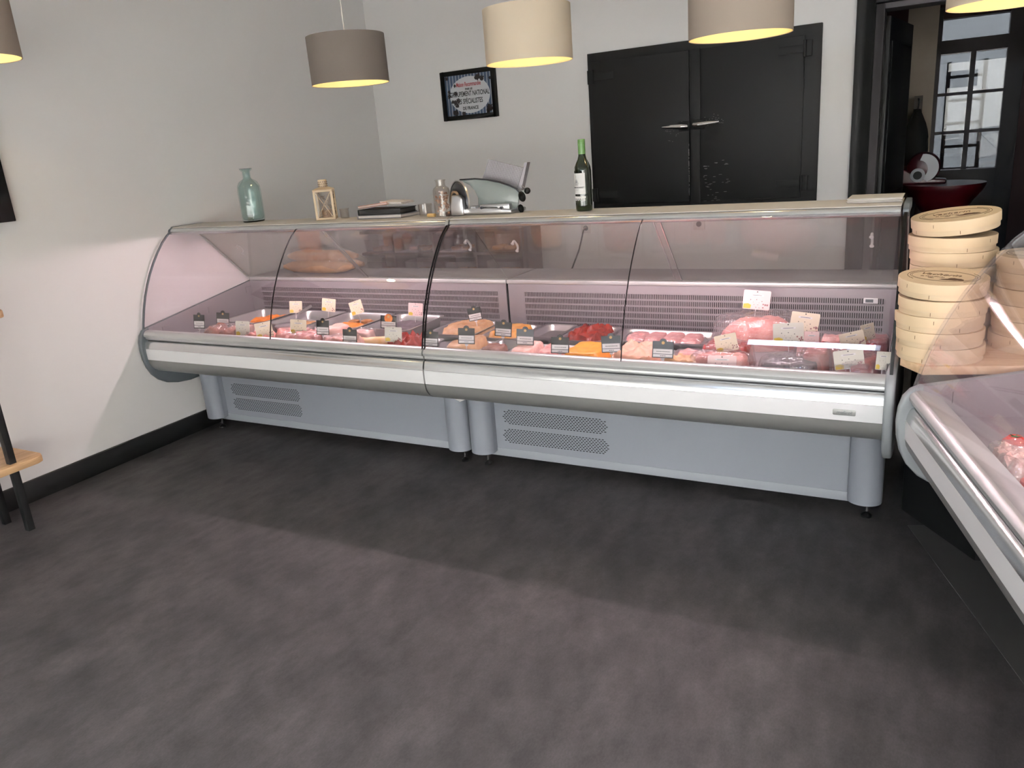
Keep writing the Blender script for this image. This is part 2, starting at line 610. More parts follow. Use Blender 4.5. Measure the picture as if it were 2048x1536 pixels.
# street outside the shop front
struct(MB().box(-14, 14, -14, YF - 0.31, -0.12, -0.02).box(XR + .21, 14, YF - .31, 11, -.12, -.02).build('pavement', 'outside_grey', smooth=False))
struct(MB().box(-14, -5.0, -10.3, -10, -0.1, 7.0).box(-5.0, -0.9, -10.3, -10, -0.1, 2.9).box(-0.9, 11, -10.3, -10, -0.1, 7.0).box(11, 11.3, -10, 11, -.1, 7.0).build('wall_street', 'outside_facade', smooth=False))

# ================================================================== display counters
GL = [(2.915, .690), (2.922, .725), (2.932, .765), (2.954, .841), (2.980, .912), (3.012, .980), (3.045, 1.040),
      (3.085, 1.100), (3.128, 1.156), (3.174, 1.207), (3.208, 1.236), (3.245, 1.262)]
GL = [(y - 2.9, z) for y, z in GL]


def offset(pl, t):
    out = []
    for i, p in enumerate(pl):
        a, b = pl[max(i - 1, 0)], pl[min(i + 1, len(pl) - 1)]
        dx, dy = b[0] - a[0], b[1] - a[1]
        k = math.hypot(dx, dy)
        out.append((p[0] + dy / k * t, p[1] - dx / k * t))
    return out


RAIL = [(.10, .700), (.050, .722), (.036, .724), (.022, .721), (.010, .712), (.004, .700), (.006, .689), (.016, .684),
        (.014, .676), (.020, .668), (.10, .664)]
BUMP = [(.10, .6635), (.0245, .6635), (.0145, .6595), (.0085, .651), (.0030, .635), (-.0005, .6185), (.10, .6185)]
STRIP = [(.04, .617), (.000, .617), (-.001, .60), (.000, .551), (.04, .551)]
SKIRT = [(.05, .5495), (.001, .5495), (.005, .527), (.014, .507), (.030, .487), (.055, .4695), (.09, .4575), (.14, .449), (.20, .444),
         (.36, .440), (.36, .47), (.05, .53)]
CAP = [(.066, .742), (.036, .738), (.010, .726), (-.012, .700), (-.024, .660), (-.028, .612), (-.024, .560), (-.012, .505),
       (.012, .455), (.050, .412), (.105, .378), (.18, .356), (.27, .345), (.35, .347), (.40, .36), (1.02, .36), (1.02, .86),
       (.90, .868)]
NOSE = [(.36, 1.2475), (.352, 1.2795), (.349, 1.2800), (.341, 1.2770), (.336, 1.270), (.334, 1.261), (.338, 1.251), (.347, 1.244), (.375, 1.241),
        (.50, 1.2475)]
NOSE = [(.50, 1.2510), (.50, 1.2795), (.352, 1.2795), (.344, 1.277), (.337, 1.271), (.334, 1.262), (.337, 1.252), (.345, 1.245),
        (.362, 1.2415), (.385, 1.2425), (.40, 1.2510)]
SLAB = [(.350, 1.2805), (.350, 1.2835), (.362, 1.2865), (.60, 1.2885), (.60, 1.2600), (.505, 1.2600), (.505, 1.2805)]


def vent(parent, x0, x1, z0, z1, y):
    """stadium field of short dark slots punched in the panel"""
    mb, r = MB(), (z1 - z0) / 2
    zc = (z0 + z1) / 2
    px_, pz = 0.0172, (z1 - z0) / 8.6
    nx = int((x1 - x0) / px_)
    for i in range(nx + 1):
        for j in range(-4, 5):
            x = x0 + 0.004 + px_ * (i + (0.5 if j % 2 else 0))
            z = zc + j * pz
            dz = abs(z - zc)
            k = math.sqrt(max(r * r - dz * dz, 0))
            if x < x0 + r - k or x > x1 - r + k - .004:
                continue
            mb.box(x, x + 0.0105, y - 0.0006, y + 0.0004, z - pz * 0.26, z + pz * 0.26)
    o = mb.build('vent', 'black_gap', parent, smooth=False)
    return stuff(o)


def handle(parent, p, q, out, mat='white_plastic'):
    p, q, out = Vector(p), Vector(q), Vector(out)
    d = q - p
    pts = [p, p + out * .7, p + out + d * .12, p + out * 1.12 + d * .5, p + out + d * .88, q + out * .7, q]
    m = MB().tube(pts, 0.0055, 8)
    for e in (p, q):
        m.tube([e - out * .05, e + out * .12], 0.009, 10)
    return m.build('handle', mat, parent)


def counter(name, loc, rz, L, capl, capr, label, vents=None, panes=None, black=False, badge=False, edge=('dark_plastic', 'gasket')):
    t = tag(empty(name, loc, rz), label, 'display case')
    MB().prism(RAIL, 0, L).build('glass_rail', 'alu_matte', t)
    MB().prism(BUMP, 0, L).build('bumper', 'alu', t)
    MB().prism(STRIP, 0, L).build('white_strip', 'white_plastic', t)
    MB().prism(SKIRT, 0, L).build('skirt', 'alu_dark', t)
    MB().prism([(.10, .47), (.36, .45), (1.02, .45), (1.02, .87), (.905, .87), (.905, .60), (.06, .60), (.06, .52)], 0, L).build('tub', 'grey_plastic', t)
    mid = panes if panes else L / 2
    MB().prism(SLAB, 0, mid - .0012).build('top_shelf', 'top_cream', t)
    MB().prism(SLAB, mid + .0012, L).build('top_shelf', 'top_cream', t)
    MB().prism(NOSE, 0, L).build('nose_rail', 'alu', t)
    for a, b in ((0.004, mid - 0.0022), (mid + 0.0022, L - 0.004)):
        g = MB().prism(offset(GL, -.003) + offset(GL, .003)[::-1], a, b)
        g.build('front_glass', 'glass_clear', t)
    # dark edge lines where the panes meet the next pane or the end
    for x in (mid,):
        MB().prism(offset(GL, -.0032) + offset(GL, .0032)[::-1], x - .0014, x + .0014).build('pane_joint', 'gasket', t)
    # ends
    for side, on in ((-1, capl), (1, capr)):
        x = 0 if side < 0 else L
        a, b = (x - .030, x) if side < 0 else (x, x + .034)
        if on:
            MB().prism(CAP, a, b).build('end_cap', on, t, bevel=0.010, seg=3)
            sg = [(.03, .735)] + [(y + .004, z) for y, z in GL[2:]] + [(.52, 1.262), (.545, 1.225), (.885, .885), (.885, .874)]
            xm = (a + b) / 2
            MB().prism(sg, xm - .003, xm + .003).build('side_glass', 'glass_clear', t)
            MB().prism(offset(GL, -.0045) + offset(GL, .0045)[::-1], xm - .0055, xm + .0055).build('glass_edge', edge[0 if side < 0 else 1], t)
            # rounded end of the top shelf
            MB().prism(NOSE[2:] + [(.60, 1.251), (.60, 1.2885), (.362, 1.2885)], a + .006, b - .006).build('top_end_cap', 'dark_plastic', t, bevel=0.003)
            MB().prism([(.545, 1.232), (.552, 1.239), (.893, .898), (.886, .891)], xm - .006, xm + .006).build('door_post', 'alu_matte', t)
        else:
            MB().prism(offset(GL, -.0045) + offset(GL, .0045)[::-1], x - .0045 if side > 0 else x + .0005, x - .0005 if side > 0 else x + .0045).build('glass_edge', 'gasket', t)
    for side, on in ((-1, capl), (1, capr)):
        if on:
            x0 = 0.0003 if side < 0 else L - .0035
            MB().prism([(.045, .736), (.905, .868), (.905, .62), (.065, .62)], x0, x0 + .0032).build('inner_wall', 'grille_grey', t)
    # bracket plates on the inner end walls
    for side, on in ((-1, capl), (1, capr)):
        if on:
            x0 = 0.0036 if side < 0 else L - .0076
            for yb, zb in ((.16, .70), (.52, .745), (.855, .81)):
                MB().box(x0, x0 + .004, yb - .025, yb + .025, zb - .02, zb + .02).build('bracket', 'grille_grey', t)
    # floor of the display, back wall with slots
    MB().prism([(.065, .632), (.895, .632), (.895, .612), (.065, .612)], 0.002, L - .002).build('deck', 'steel_dull', t)
    gx0, gx1 = 0.10, L - 0.06
    rows = [.824, .7905, .757, .7235, .690, .6565]
    g = MB()
    g.box(0.004, gx0, .878, .884, .633, .868).box(gx1, L - .004, .878, .884, .633, .868).box(gx0, gx1, .878, .884, rows[0], .868)
    for z in rows[1:]:
        g.box(gx0, gx1, .878, .884, z, z + .0085)
    g.box(gx0, gx1, .878, .884, .633, .640)
    nb = int((gx1 - gx0) / 0.0095)
    for i in range(nb + 1):
        x = gx0 + i * 0.0095
        g.box(x, x + .0047, .8795, .8825, .638, rows[0] + .002)
    stuff(g.build('slotted_grille', 'grille_grey', t, smooth=False))
    MB().box(0.004, L - .004, .898, .904, .633, .868).build('grille_backing', 'slot_dark', t)
    MB().box(-.004 if not capl else 0.002, L - .002, .876, .925, .8685, .891).build('rear_rail', 'alu_matte', t, bevel=0.004)
    MB().box(0.002, L - .002, .925, 1.25, .8745, .8925).build('worktop', 'steel_dull', t, bevel=0.003)
    MB().box(0.02, L - .02, 1.03, 1.20, .06, .874).build('service_base', 'grey_plastic', t)
    # sloping service doors of glass
    P0, P1 = (.545, 1.228), (.884, .893)
    for k, (a, b) in enumerate(((.006, mid + .01), (mid - .03, L - .006))):
        o_ = .007 * k
        g = MB().prism([(P0[0] + o_, P0[1] + o_), (P0[0] + o_ + .0035, P0[1] + o_ + .0035),
                        (P1[0] + o_ + .0035, P1[1] + o_ + .0035), (P1[0] + o_, P1[1] + o_)], a, b)
        door = g.build('rear_door', 'glass_door', t)
        ex = (b - .003, b) if k == 0 else (a, a + .003)
        MB().prism([(P0[0] + o_ - .001, P0[1] + o_ - .001), (P0[0] + o_ + .0045, P0[1] + o_ + .0045),
                    (P1[0] + o_ + .0045, P1[1] + o_ + .0045), (P1[0] + o_ - .001, P1[1] + o_ - .001)], *ex).build('door_edge', 'chrome', door)
        hx = a + .16 if k == 0 else b - .11
        hm = lambda s: (hx, P0[0] + (P1[0] - P0[0]) * s + o_ + .004, P0[1] + (P1[1] - P0[1]) * s + o_ + .004)
        handle(door, hm(.34), hm(.47), (0.0, .017, .017))
    # lamp under the top shelf
    lamp = MB().box(0.03, L - .03, .452, .498, 1.2512, 1.2590).box(0.03, L - .03, .4985, .502, 1.231, 1.2590).build('lamp_tray', 'white_plastic', t)  # hidden rear flange added to stop tube light spilling backwards
    MB().tube([(0.24, .475, 1.2425), (L - .24, .475, 1.2425)], .0085, 10).build('lamp_tube', 'tube', lamp)
    # base
    bm_ = 'black_plastic_and_shade' if black else 'powder_grey'  # side counter's grey base is coloured black to stand for its shade
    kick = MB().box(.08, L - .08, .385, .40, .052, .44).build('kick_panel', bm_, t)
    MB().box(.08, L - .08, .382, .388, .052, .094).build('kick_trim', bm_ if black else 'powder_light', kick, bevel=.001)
    if vents:
        for v in vents:
            vent(kick, *v, .385)
    MB().box(.03, L - .03, .41, 1.0, .10, .445).build('under_body', 'black_gap', t)
    for x in (.072, L - .064):
        pts = [(x - .066, .41), (x - .066, .35)] + [(x + .066 * -math.cos(R(a)), .352 - .055 * math.sin(R(a))) for a in range(0, 181, 15)] + [(x + .066, .35), (x + .066, .41)]
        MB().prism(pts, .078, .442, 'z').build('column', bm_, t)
        ft = MB().lathe([(.0, 0), (.022, 0), (.022, .008), (.012, .016), (.006, .020), (.006, .078)], 14, (x + .01, .37, 0)).build('foot', 'black_plastic_and_shade', t)
        MB().lathe([(.0045, .022), (.0065, .024), (.0065, .066), (.0045, .067)], 10, (x + .01, .37, 0)).build('foot_screw', 'chrome', ft)
    if badge:
        b = MB().loft([rrect(.077, .0215, .004, 0), rrect(.077, .0215, .004, .0022), rrect(.073, .0175, .003, .003)]).build('badge', 'alu_dark', t)
        b.rotation_euler = (R(90), 0, 0)
        b.location = (L - .128, -.0008, .583)
        text('mafirol', .0165, 'dark_plastic', b, (0, 0, .0032), (0, 0, 0), 1.12, shear=.15)
    return t


YC = 2.90
left_case = counter('display_case', (-4.085, YC, 0), 0, 1.984, 'dark_plastic', None,
                    'refrigerated counter against the left wall, curved glass, trays of cooked dishes',
                    vents=[(.200, .785, .229, .304), (.200, .785, .131, .207)], panes=1.006)
right_case = counter('display_case', (-2.093, YC, 0), 0, 1.970, None, 'grey_plastic',
                     'refrigerated counter with badge and thermometer, between the dark seam and the cheese boxes',
                     vents=[(.180, .760, .234, .311), (.174, .760, .130, .207)], panes=.981, badge=True)
RC_ANG = math.atan2(-0.9649, 0.2627)
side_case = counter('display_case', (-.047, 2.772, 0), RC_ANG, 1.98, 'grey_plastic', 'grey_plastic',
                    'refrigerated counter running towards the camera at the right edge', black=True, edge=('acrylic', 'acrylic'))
# thermometer on the grille of the right counter
t = MB().box(-.030, .030, -.010, 0, -.0125, .0125).build('thermometer', 'white_plastic', bevel=.003)
t.location = at(1742, 601, 3.776)
tag(t, 'small white digital thermometer on the slotted grille', 'thermometer')
MB().box(-.022, .010, -.0108, -.0098, -.007, .007).build('display', 'dark_plastic', t)
# metal clip where the two counters join at the top, and bracket below
t = tag(empty('joint_clip', (-2.097, 3.235, 1.2445)), 'chrome clip joining the two counters at the top rail', 'clip')
m = MB().prism([(-.004, 0), (-.012, .015), (-.006, .032), (.004, .042), (.05, .046), (.05, .044), (.006, .036), (-.002, .028), (-.006, .015), (0, 0)], -.007, .007)
m.build('clip_body', 'chrome', t)
# white corner plate hanging between the two columns
t = MB().add([(-.052, 0, 0), (.052, 0, 0), (0, 0, -.022), (-.052, .02, 0), (.052, .02, 0), (0, .02, -.022)],
             [(0, 1, 2), (3, 5, 4), (0, 3, 4, 1), (1, 4, 5, 2), (2, 5, 3, 0)]).build('corner_plate', 'white_plastic')
t.location = at(919, 797, 3.195) + Vector((0, 0, .004))
tag(t, 'small white triangular plate above the paired columns', 'plate')

# ================================================================== back wall: hatch, sign, sockets
HY = YB
hx0, hx1, hz0, hz1 = -2.232, -0.700, 1.108, 2.168
h = tag(empty('cold_room_door', ((hx0 + hx1) / 2, HY, hz0)), 'wide charcoal double hatch with chrome latch handles on back wall', 'hatch')
W2, HH = (hx1 - hx0) / 2, hz1 - hz0
MB().box(-W2, W2, -.028, 0, 0, HH).build('hatch_frame', 'charcoal_paint', h, bevel=.002)
cxl, cxr = -1.513 - (hx0 + hx1) / 2, -1.440 - (hx0 + hx1) / 2
lf = MB().box(-W2 + .03, cxl, -.046, -.028, .035, HH - .06).build('door_leaf', 'charcoal_dark', h, bevel=.003)
MB().box(cxl + .003, cxr - .002, -.040, -.028, .02, HH - .055).build('centre_post', 'charcoal_paint', h, bevel=.002)
rf = MB().box(cxr, W2 - .095, -.046, -.028, .035, HH - .06).build('door_leaf', 'charcoal_paint', h, bevel=.003)


def strap_hinge(parent, x, z, sgn):
    m = MB().box(min(x, x - sgn * .155), max(x, x - sgn * .155), -.054, -.046, z - .022, z + .022)
    m.box(x + (.006 if sgn > 0 else -.04), x + (.04 if sgn > 0 else -.006), -.054, -.028, z - .045, z + .045)
    m.tube([(x, -.052, z - .048), (x, -.052, z + .048)], .010, 8)
    m.build('hinge', 'charcoal_dark', parent, bevel=.0015)


for z in (.925, .125):
    strap_hinge(rf, W2 - .092, z, 1)
    strap_hinge(lf, -W2 + .045, z - .02, -1)


def latch(parent, x, z, s):
    m = MB().tube([(x, -.046, z), (x, -.085, z), (x + s * .03, -.098, z), (x + s * .11, -.094, z + .004), (x + s * .165, -.088, z + .006)],
                  [.010, .013, .017, .013, .006], 10)
    m.build('latch_handle', 'chrome', parent)
    MB().box(x - .015 if s > 0 else x - .06, x + .06 if s > 0 else x + .015, -.056, -.046, z - .03, z + .03).build('latch_plate', 'charcoal_dark', parent, bevel=.003)


latch(lf, cxl - .01, .528, -1)
latch(rf, cxr - .03, .535, 1)
# scuffs of bare metal on the leaves
sc = MB()
rr = random.Random(3)
for _ in range(40):
    x, z = cxr + .02 + rr.random() ** 2 * .16, .03 + rr.random() * .27
    w_, a_ = .006 + rr.random() * .018, rr.uniform(-.5, .5)
    sc.box(x, x + w_, -.0466, -.0458, z, z + .0016 + rr.random() * .001)
for _ in range(26):
    x, z = cxr + .09 + rr.gauss(0, .03), .55 + rr.gauss(0, .02)
    sc.box(x, x + .006, -.0466, -.0458, z, z + .0018)
stuff(sc.build('scuffs', 'ink_soft', rf, smooth=False))
sc = MB()
for _ in range(34):
    z = .05 + rr.random() * .36
    sc.box(cxl - .003 - rr.random() * .004, cxl - .0015, -.0466, -.0458, z, z + .006 + rr.random() * .012)
for _ in range(24):
    x, z = cxl - .11 + rr.gauss(0, .03), .50 + rr.gauss(0, .025)
    sc.box(x, x + .005, -.0466, -.0458, z, z + .0018)
stuff(sc.build('scuffs', 'ink_soft', lf, smooth=False))

# enamel sign in a black frame
sx0, sx1, sz0, sz1 = -3.454, -2.974, 1.822, 2.176
s = tag(empty('enamel_sign', ((sx0 + sx1) / 2, YB, (sz0 + sz1) / 2)), 'framed enamel sign with white oval and lettering on back wall', 'sign')
w, hh = (sx1 - sx0) / 2, (sz1 - sz0) / 2
b = .032
f = MB().box(-w, -w + b, -.03, 0, -hh, hh).box(w - b, w, -.03, 0, -hh, hh).box(-w + b, w - b, -.03, 0, -hh, -hh + b).box(-w + b, w - b, -.03, 0, hh - b, hh)
f.build('frame', 'gasket', s, bevel=.002)
pl = MB().box(-w + b, w - b, -.012, 0, -hh + b, hh - b).build('enamel_plate', 'enamel_blue', s)
st = MB()
for i in range(15):
    x = -w + b + .016 + i * .0272
    st.box(x, x + .0042, -.0128, -.0118, -hh + b, hh - b)
st.build('white_stripes', 'enamel_white', pl, smooth=False)
ov = [(.178 * math.cos(R(a)), .132 * math.sin(R(a))) for a in range(0, 360, 6)]
ov = MB().prism([(x + .004, z - .002) for x, z in ov], -.0138, -.0115, 'y').build('white_oval', 'enamel_white', pl)
TY = -.0142
for st_, size, mt, x, z, sxx, sh in (('Maison Recommandée', .044, 'enamel_red', .000, .074, .54, 0.0), ('PAR LE', .019, 'rust', .0, .040, 1.1, 0),
                                     ('GROUPEMENT NATIONAL', .050, 'ink', .004, .006, .585, 0), ('DES SPÉCIALISTES', .050, 'ink', -.002, -.048, .60, 0),
                                     ('DE FRANCE', .033, 'ink', .004, -.098, .80, 0)):
    text(st_, size, mt, ov, (x, TY, z), (R(90), 0, 0), sxx, bold=.0009)


def blotch(parent, x, z, r_, seed, y=-.0148):
    q = random.Random(seed)
    pts = []
    for k in range(16):
        a = 2 * math.pi * k / 16
        k_ = r_ * (.6 + .6 * q.random())
        pts.append((x + k_ * math.cos(a), z + k_ * math.sin(a)))
    MB().prism(pts, y, y + .002, 'y').build('rust_patch', 'rust', parent, smooth=False)


for i, (x, z, r_) in enumerate(((-.122, .072, .014), (-.118, .016, .020), (-.100, -.040, .024), (-.130, -.050, .022), (-.150, -.042, .016),
                                (-.112, -.072, .020), (-.178, .0, .020), (-.175, .030, .016), (.085, .118, .030), (.12, .105, .022),
                                (-.13, -.125, .03), (-.06, -.135, .022), (.17, -.11, .035), (.155, -.135, .02), (-.19, .13, .018), (.19, .10, .014))):
    blotch(pl, x, z, r_ * .85, 50 + i)


def socket(px_, py_, label):
    p = at(px_, py_, YB - .006)
    o = tag(empty('wall_socket', (p.x, YB, p.z)), label, 'socket')
    MB().box(-.04, .04, -.010, 0, -.04, .04).build('plate', 'socket_white', o, bevel=.004)
    MB().lathe([(.0, 0), (.019, 0), (.019, .001), (0, .001)], 16, (0, -.0105, 0), Matrix.Rotation(R(90), 3, 'X')).build('recess', 'dark_plastic', o)
    return o


sk = socket(1172, 456, 'white wall socket with a plugged-in cable, seen through the glass')
socket(1398, 448, 'empty white wall socket under the charcoal hatch')
p0 = sk.location + Vector((0, -.02, 0))
cb = MB().tube([p0, p0 + Vector((0, -.035, -.01)), p0 + Vector((-.01, -.06, -.08)), at(1158, 500, 5.30), at(1143, 540, 5.15), at(1136, 556, 5.1)], .006, 8).build('power_cable', 'ink', None)
tag(cb, 'thin dark cable hanging from the wall socket', 'cable')

# ================================================================== hanging lamps
LAMP_N = [0]


def pendant(x, y, zb, r_, hgt, mat, label, power):
    t = tag(empty('pendant_lamp', (x, y, ZC)), label, 'lamp', 'drum pendant lamps')
    z0, z1 = zb - ZC, zb + hgt - ZC
    MB().lathe([(r_, z0), (r_ + .002, z0), (r_ + .002, z1), (r_, z1), (r_, z0)], 56).build('lamp_shade', mat, t)
    # inner lining and hoops
    MB().lathe([(r_ - .0015, z0 + .002), (r_ - .0005, z0 + .002), (r_ - .0005, z1 - .002), (r_ - .0015, z1 - .002), (r_ - .0015, z0 + .002)], 56).build('lining', 'shade_inner', t)
    MB().tube([(0, 0, 0), (0, 0, z1 - .02)], .0028, 8).build('cord', 'cord_white', t)
    MB().lathe([(0, 0), (.045, 0), (.045, -.012), (.03, -.03), (0, -.03)], 20).build('ceiling_rose', 'cord_white', t)
    sp = MB()
    for k in range(3):
        a = R(120 * k + 20)
        sp.tube([(0, 0, z1 - .015), (r_ * math.cos(a) * .995, r_ * math.sin(a) * .995, z1 - .004)], .0018, 6)
    sp.build('spider_ring', 'cord_white', t)
    MB().lathe([(0, z1 - .02), (.018, z1 - .02), (.018, z1 - .075), (0, z1 - .075)], 14).build('bulb_holder', 'cord_white', t)
    zc = z1 - .115
    prof = [(.031 * math.sin(R(a)), zc - .031 * math.cos(R(a))) for a in range(0, 166, 15)] + [(.012, z1 - .076)]
    prof[0] = (0, zc - .031)
    MB().lathe(prof, 16).build('bulb', 'lamp_bulb', t)
    return t


for px_, py_, Y, mat, lab in ((702, 168, 3.50, 'shade_taupe', 'lit drum pendant with dark taupe shade, left of the enamel sign'),
                              (1059, 125, 3.50, 'shade_cream', 'lit drum pendant with cream shade overlapping the enamel sign'),
                              (1480, 73, 3.43, 'shade_beige', 'lit drum pendant with grey-beige shade in front of the charcoal hatch')):
    q = at(px_, py_, Y)
    pendant(q.x, q.y, q.z, .2, .235, mat, lab, 1)
q = at(1895, 22, 3.42)
pendant(q.x + .195, q.y, q.z, .2, .235, 'shade_cream', 'lit cream drum pendant cut by the top right corner', 1)
q = CAM + ray(28, 110) * 3.15
pendant(q.x - .182, q.y - .09, q.z, .2, .235, 'shade_beige', 'drum pendant just entering at the left edge', 1)

# ================================================================== things on top of the counters
ZT = 1.2888


def lathe_bottle(name, px_, py_, Y, prof, mat, label, tilt=0):
    p = at(px_, py_, Y)
    t = tag(empty(name, (p.x, Y, ZT)), label, 'bottle')
    return t


# green-blue glass bottle
t = lathe_bottle('glass_bottle', 508, 440, 3.43, None, None, 'ribbed blue-green glass bottle on the left counter')
prof = [(.0, .004), (.058, .004), (.064, .010), (.065, .03), (.066, .18), (.063, .205), (.052, .228), (.036, .240), (.024, .246), (.0225, .255),
        (.0225, .285), (.030, .293), (.035, .297), (.035, .302), (.030, .302), (.018, .290), (.018, .252), (.03, .238), (.058, .2), (.061, .03), (.055, .014), (0, .012)]
body = MB()
n = 40
v, fs = [], []
for r_, z in prof:
    for k in range(n):
        a = 2 * math.pi * k / n
        rr_ = r_ * (1 + (.022 * math.cos(10 * a) if .02 < z < .23 and r_ > .05 else 0))
        # flattened rounded-square body
        v.append((rr_ * math.cos(a), rr_ * math.sin(a), z))
for i in range(len(prof) - 1):
    for k in range(n):
        fs.append((i * n + k, i * n + (k + 1) % n, (i + 1) * n + (k + 1) % n, (i + 1) * n + k))
body.add(v, fs).build('bottle_body', 'bottle_blue', t, angle=60)
MB().lathe([(0, 0), (.060, 0), (.0635, .005), (.060, .0075), (0, .0065)], 32).build('thick_base', 'wine_green', t)
MB().lathe([(.0285, .3025), (.0355, .3025), (.0355, .3045), (.0285, .3045), (.0285, .3025)], 24).build('lip', 'dark_plastic', t)
MB().box(-.072, -.035, .065, .085, 0.0, .035).build('glass_stopper', 'bottle_clear', None, bevel=.004).location = t.location
bpy.data.objects['glass_stopper'].location = t.location + Vector((-.03, -.02, 0))
tag(bpy.data.objects['glass_stopper'], 'small clear glass block behind the blue-green bottle', 'glass')

# lantern
p = at(655, 438, 3.42)
t = tag(empty('lantern', (p.x, 3.42, ZT), R(33)), 'small cream wooden lantern with printed glass panes', 'lantern')
a = .053
H = .150
MB().box(-a, a, -a, a, 0, .012).build('lantern_base', 'lantern_wood', t, bevel=.001)
for sx in (-1, 1):
    for sy in (-1, 1):
        MB().box(sx * a - .006 * (1 + sx), sx * a + .006 * (1 - sx), sy * a - .006 * (1 + sy), sy * a + .006 * (1 - sy), .012, H).build('post', 'lantern_wood', t)
MB().box(-a, a, -a, a, H, H + .012).build('lantern_top', 'lantern_wood', t, bevel=.001)
MB().loft([[(-a - .004, -a - .004, H + .012), (a + .004, -a - .004, H + .012), (a + .004, a + .004, H + .012), (-a - .004, a + .004, H + .012)],
           [(-.025, -.025, H + .024), (.025, -.025, H + .024), (.025, .025, H + .024), (-.025, .025, H + .024)]]).build('lantern_roof', 'lantern_wood', t)
ch = MB().lathe([(.024, H + .022), (.024, H + .062), (.022, H + .064), (0, H + .064)], 22).build('chimney', 'lantern_wood', t)
hl = MB()
for j in range(3):
    for k in range(14):
        an = 2 * math.pi * (k + .5 * (j % 2)) / 14
        hl.box(-.0025, .0025, -.0025, .0025, -.0025, .0025)
        for q_ in range(8):
            x_, y_, z_ = hl.v[-8 + q_]
            hl.v[-8 + q_] = (x_ + .0235 * math.cos(an), y_ + .0235 * math.sin(an), z_ + H + .030 + j * .011)
stuff(hl.build('chimney_holes', 'lantern_print', ch, smooth=False))
for sd in range(4):
    R4 = Matrix.Rotation(R(90 * sd), 4, 'Z')
    me = MB().box(-a + .012, a - .012, -a + .005, -a + .007, .012, H)
    g = me.build('pane', 'bottle_clear', t)
    g.matrix_local = R4
    br = MB().tube([(-a + .013, -a + .004, .014), (a - .013, -a + .004, H - .004)], .0018, 6).tube([(a - .013, -a + .004, .014), (-a + .013, -a + .004, H - .004)], .0018, 6)
    o = br.build('cross_bar', 'lantern_wood', t)
    o.matrix_local = R4
    q = random.Random(10 + sd)
    sw = MB()
    for k in range(4):
        cx_, cz_, r0 = q.uniform(-.02, .02), .035 + k * .028, q.uniform(.012, .022)
        a0 = q.uniform(0, 6)
        sw.tube([(max(-a + .014, min(a - .014, cx_ + r0 * (1 - .08 * i) * math.cos(a0 + i * .45))), -a + .0035, cz_ + r0 * (1 - .08 * i) * math.sin(a0 + i * .45)) for i in range(10)], .0014, 5)
    o = sw.build('scroll_print', 'lantern_print', g)
MB().lathe([(0, .012), (.024, .012), (.024, .05), (0, .05)], 18).build('candle', 'candle', t)
# small glass jar beside the lantern
p = at(690, 434, 3.45)
t = tag(empty('glass_jar', (p.x, 3.45, ZT)), 'small clear glass jar right of the lantern', 'jar')
MB().lathe([(0, 0), (.022, 0), (.024, .004), (.024, .045), (.028, .052), (.026, .052), (.022, .045), (.022, .005), (0, .004)], 22).build('jar_body', 'bottle_clear', t)

# pile of folders
p = at(775, 432, 3.42)
bx = p.x
items = [('ring_binder', 'grey ring binder at the bottom of the folder pile', 'binder', 'steel_dull', .29, .17, .018, 0, 0, 0),
         ('ring_binder', 'black binder in the middle of the folder pile', 'binder', 'black_plastic_and_shade', .27, .16, .030, -.004, 3, 0),
         ('paper_folder', 'orange cardboard folder on top of the black binder', 'folder', 'folder_orange', .20, .15, .012, -.035, -3, -5),
         ('paper_sheaf', 'loose papers sticking out at the right of the folder pile', 'papers', 'paper', .13, .13, .012, .065, 6, 4)]
zz = ZT
tops = [0, .018, .052, .052]
for k, (nm, lab, cat, mt, w_, d_, h_, dx, rz, ry) in enumerate(items):
    t = tag(empty(nm, (bx + dx, 3.43, ZT + tops[k] + (.011 if k == 2 else .019 if k == 3 else 0))), lab, cat)
    t.rotation_euler = (0, R(ry), R(rz))
    if k < 2:
        MB().box(-w_ / 2, w_ / 2, -d_ / 2, d_ / 2, 0, .0035).build('cover', mt, t, bevel=.001)
        MB().box(-w_ / 2, w_ / 2, -d_ / 2, d_ / 2, h_ - .0035, h_).build('cover', mt, t, bevel=.001)
        MB().box(-w_ / 2, -w_ / 2 + .004, -d_ / 2, d_ / 2, .0035, h_ - .0035).build('spine', mt, t)
        MB().box(-w_ / 2 + .006, w_ / 2 - .006, -d_ / 2 + .004, d_ / 2 - .004, .004, h_ - .004).build('pages', 'paper' if k == 0 else 'ink', t)
    else:
        n_ = 4
        for i in range(n_):
            z0 = h_ * i / n_
            q = random.Random(30 + k * 5 + i)
            dx_, dy_ = q.uniform(-.006, .006), q.uniform(-.006, .006)
            MB().box(-w_ / 2 + dx_, w_ / 2 + dx_, -d_ / 2 + dy_, d_ / 2 + dy_, z0, z0 + h_ / n_ - .0006).build('sheet', mt if k == 3 or i in (0, 3) else 'paper', t)
# clear jug handle and cork left of the bottle of shells
p = at(852, 432, 3.40)
t = tag(empty('measuring_cup', (p.x, 3.40, ZT)), 'clear plastic cup left of the bottle of shells', 'cup')
MB().lathe([(0, 0), (.030, 0), (.034, .005), (.037, .06), (.035, .062), (.032, .008), (0, .006)], 26).build('cup_body', 'bottle_clear', t)
t = MB().tube([(-.022, 0, .009), (.022, 0, .009)], .009, 12).build('brass_tube', 'tag_gold')
t.location = (at(862, 432, 3.33).x, 3.335, ZT)
tag(t, 'small yellow tube lying beside the bottle of shells', 'tube')

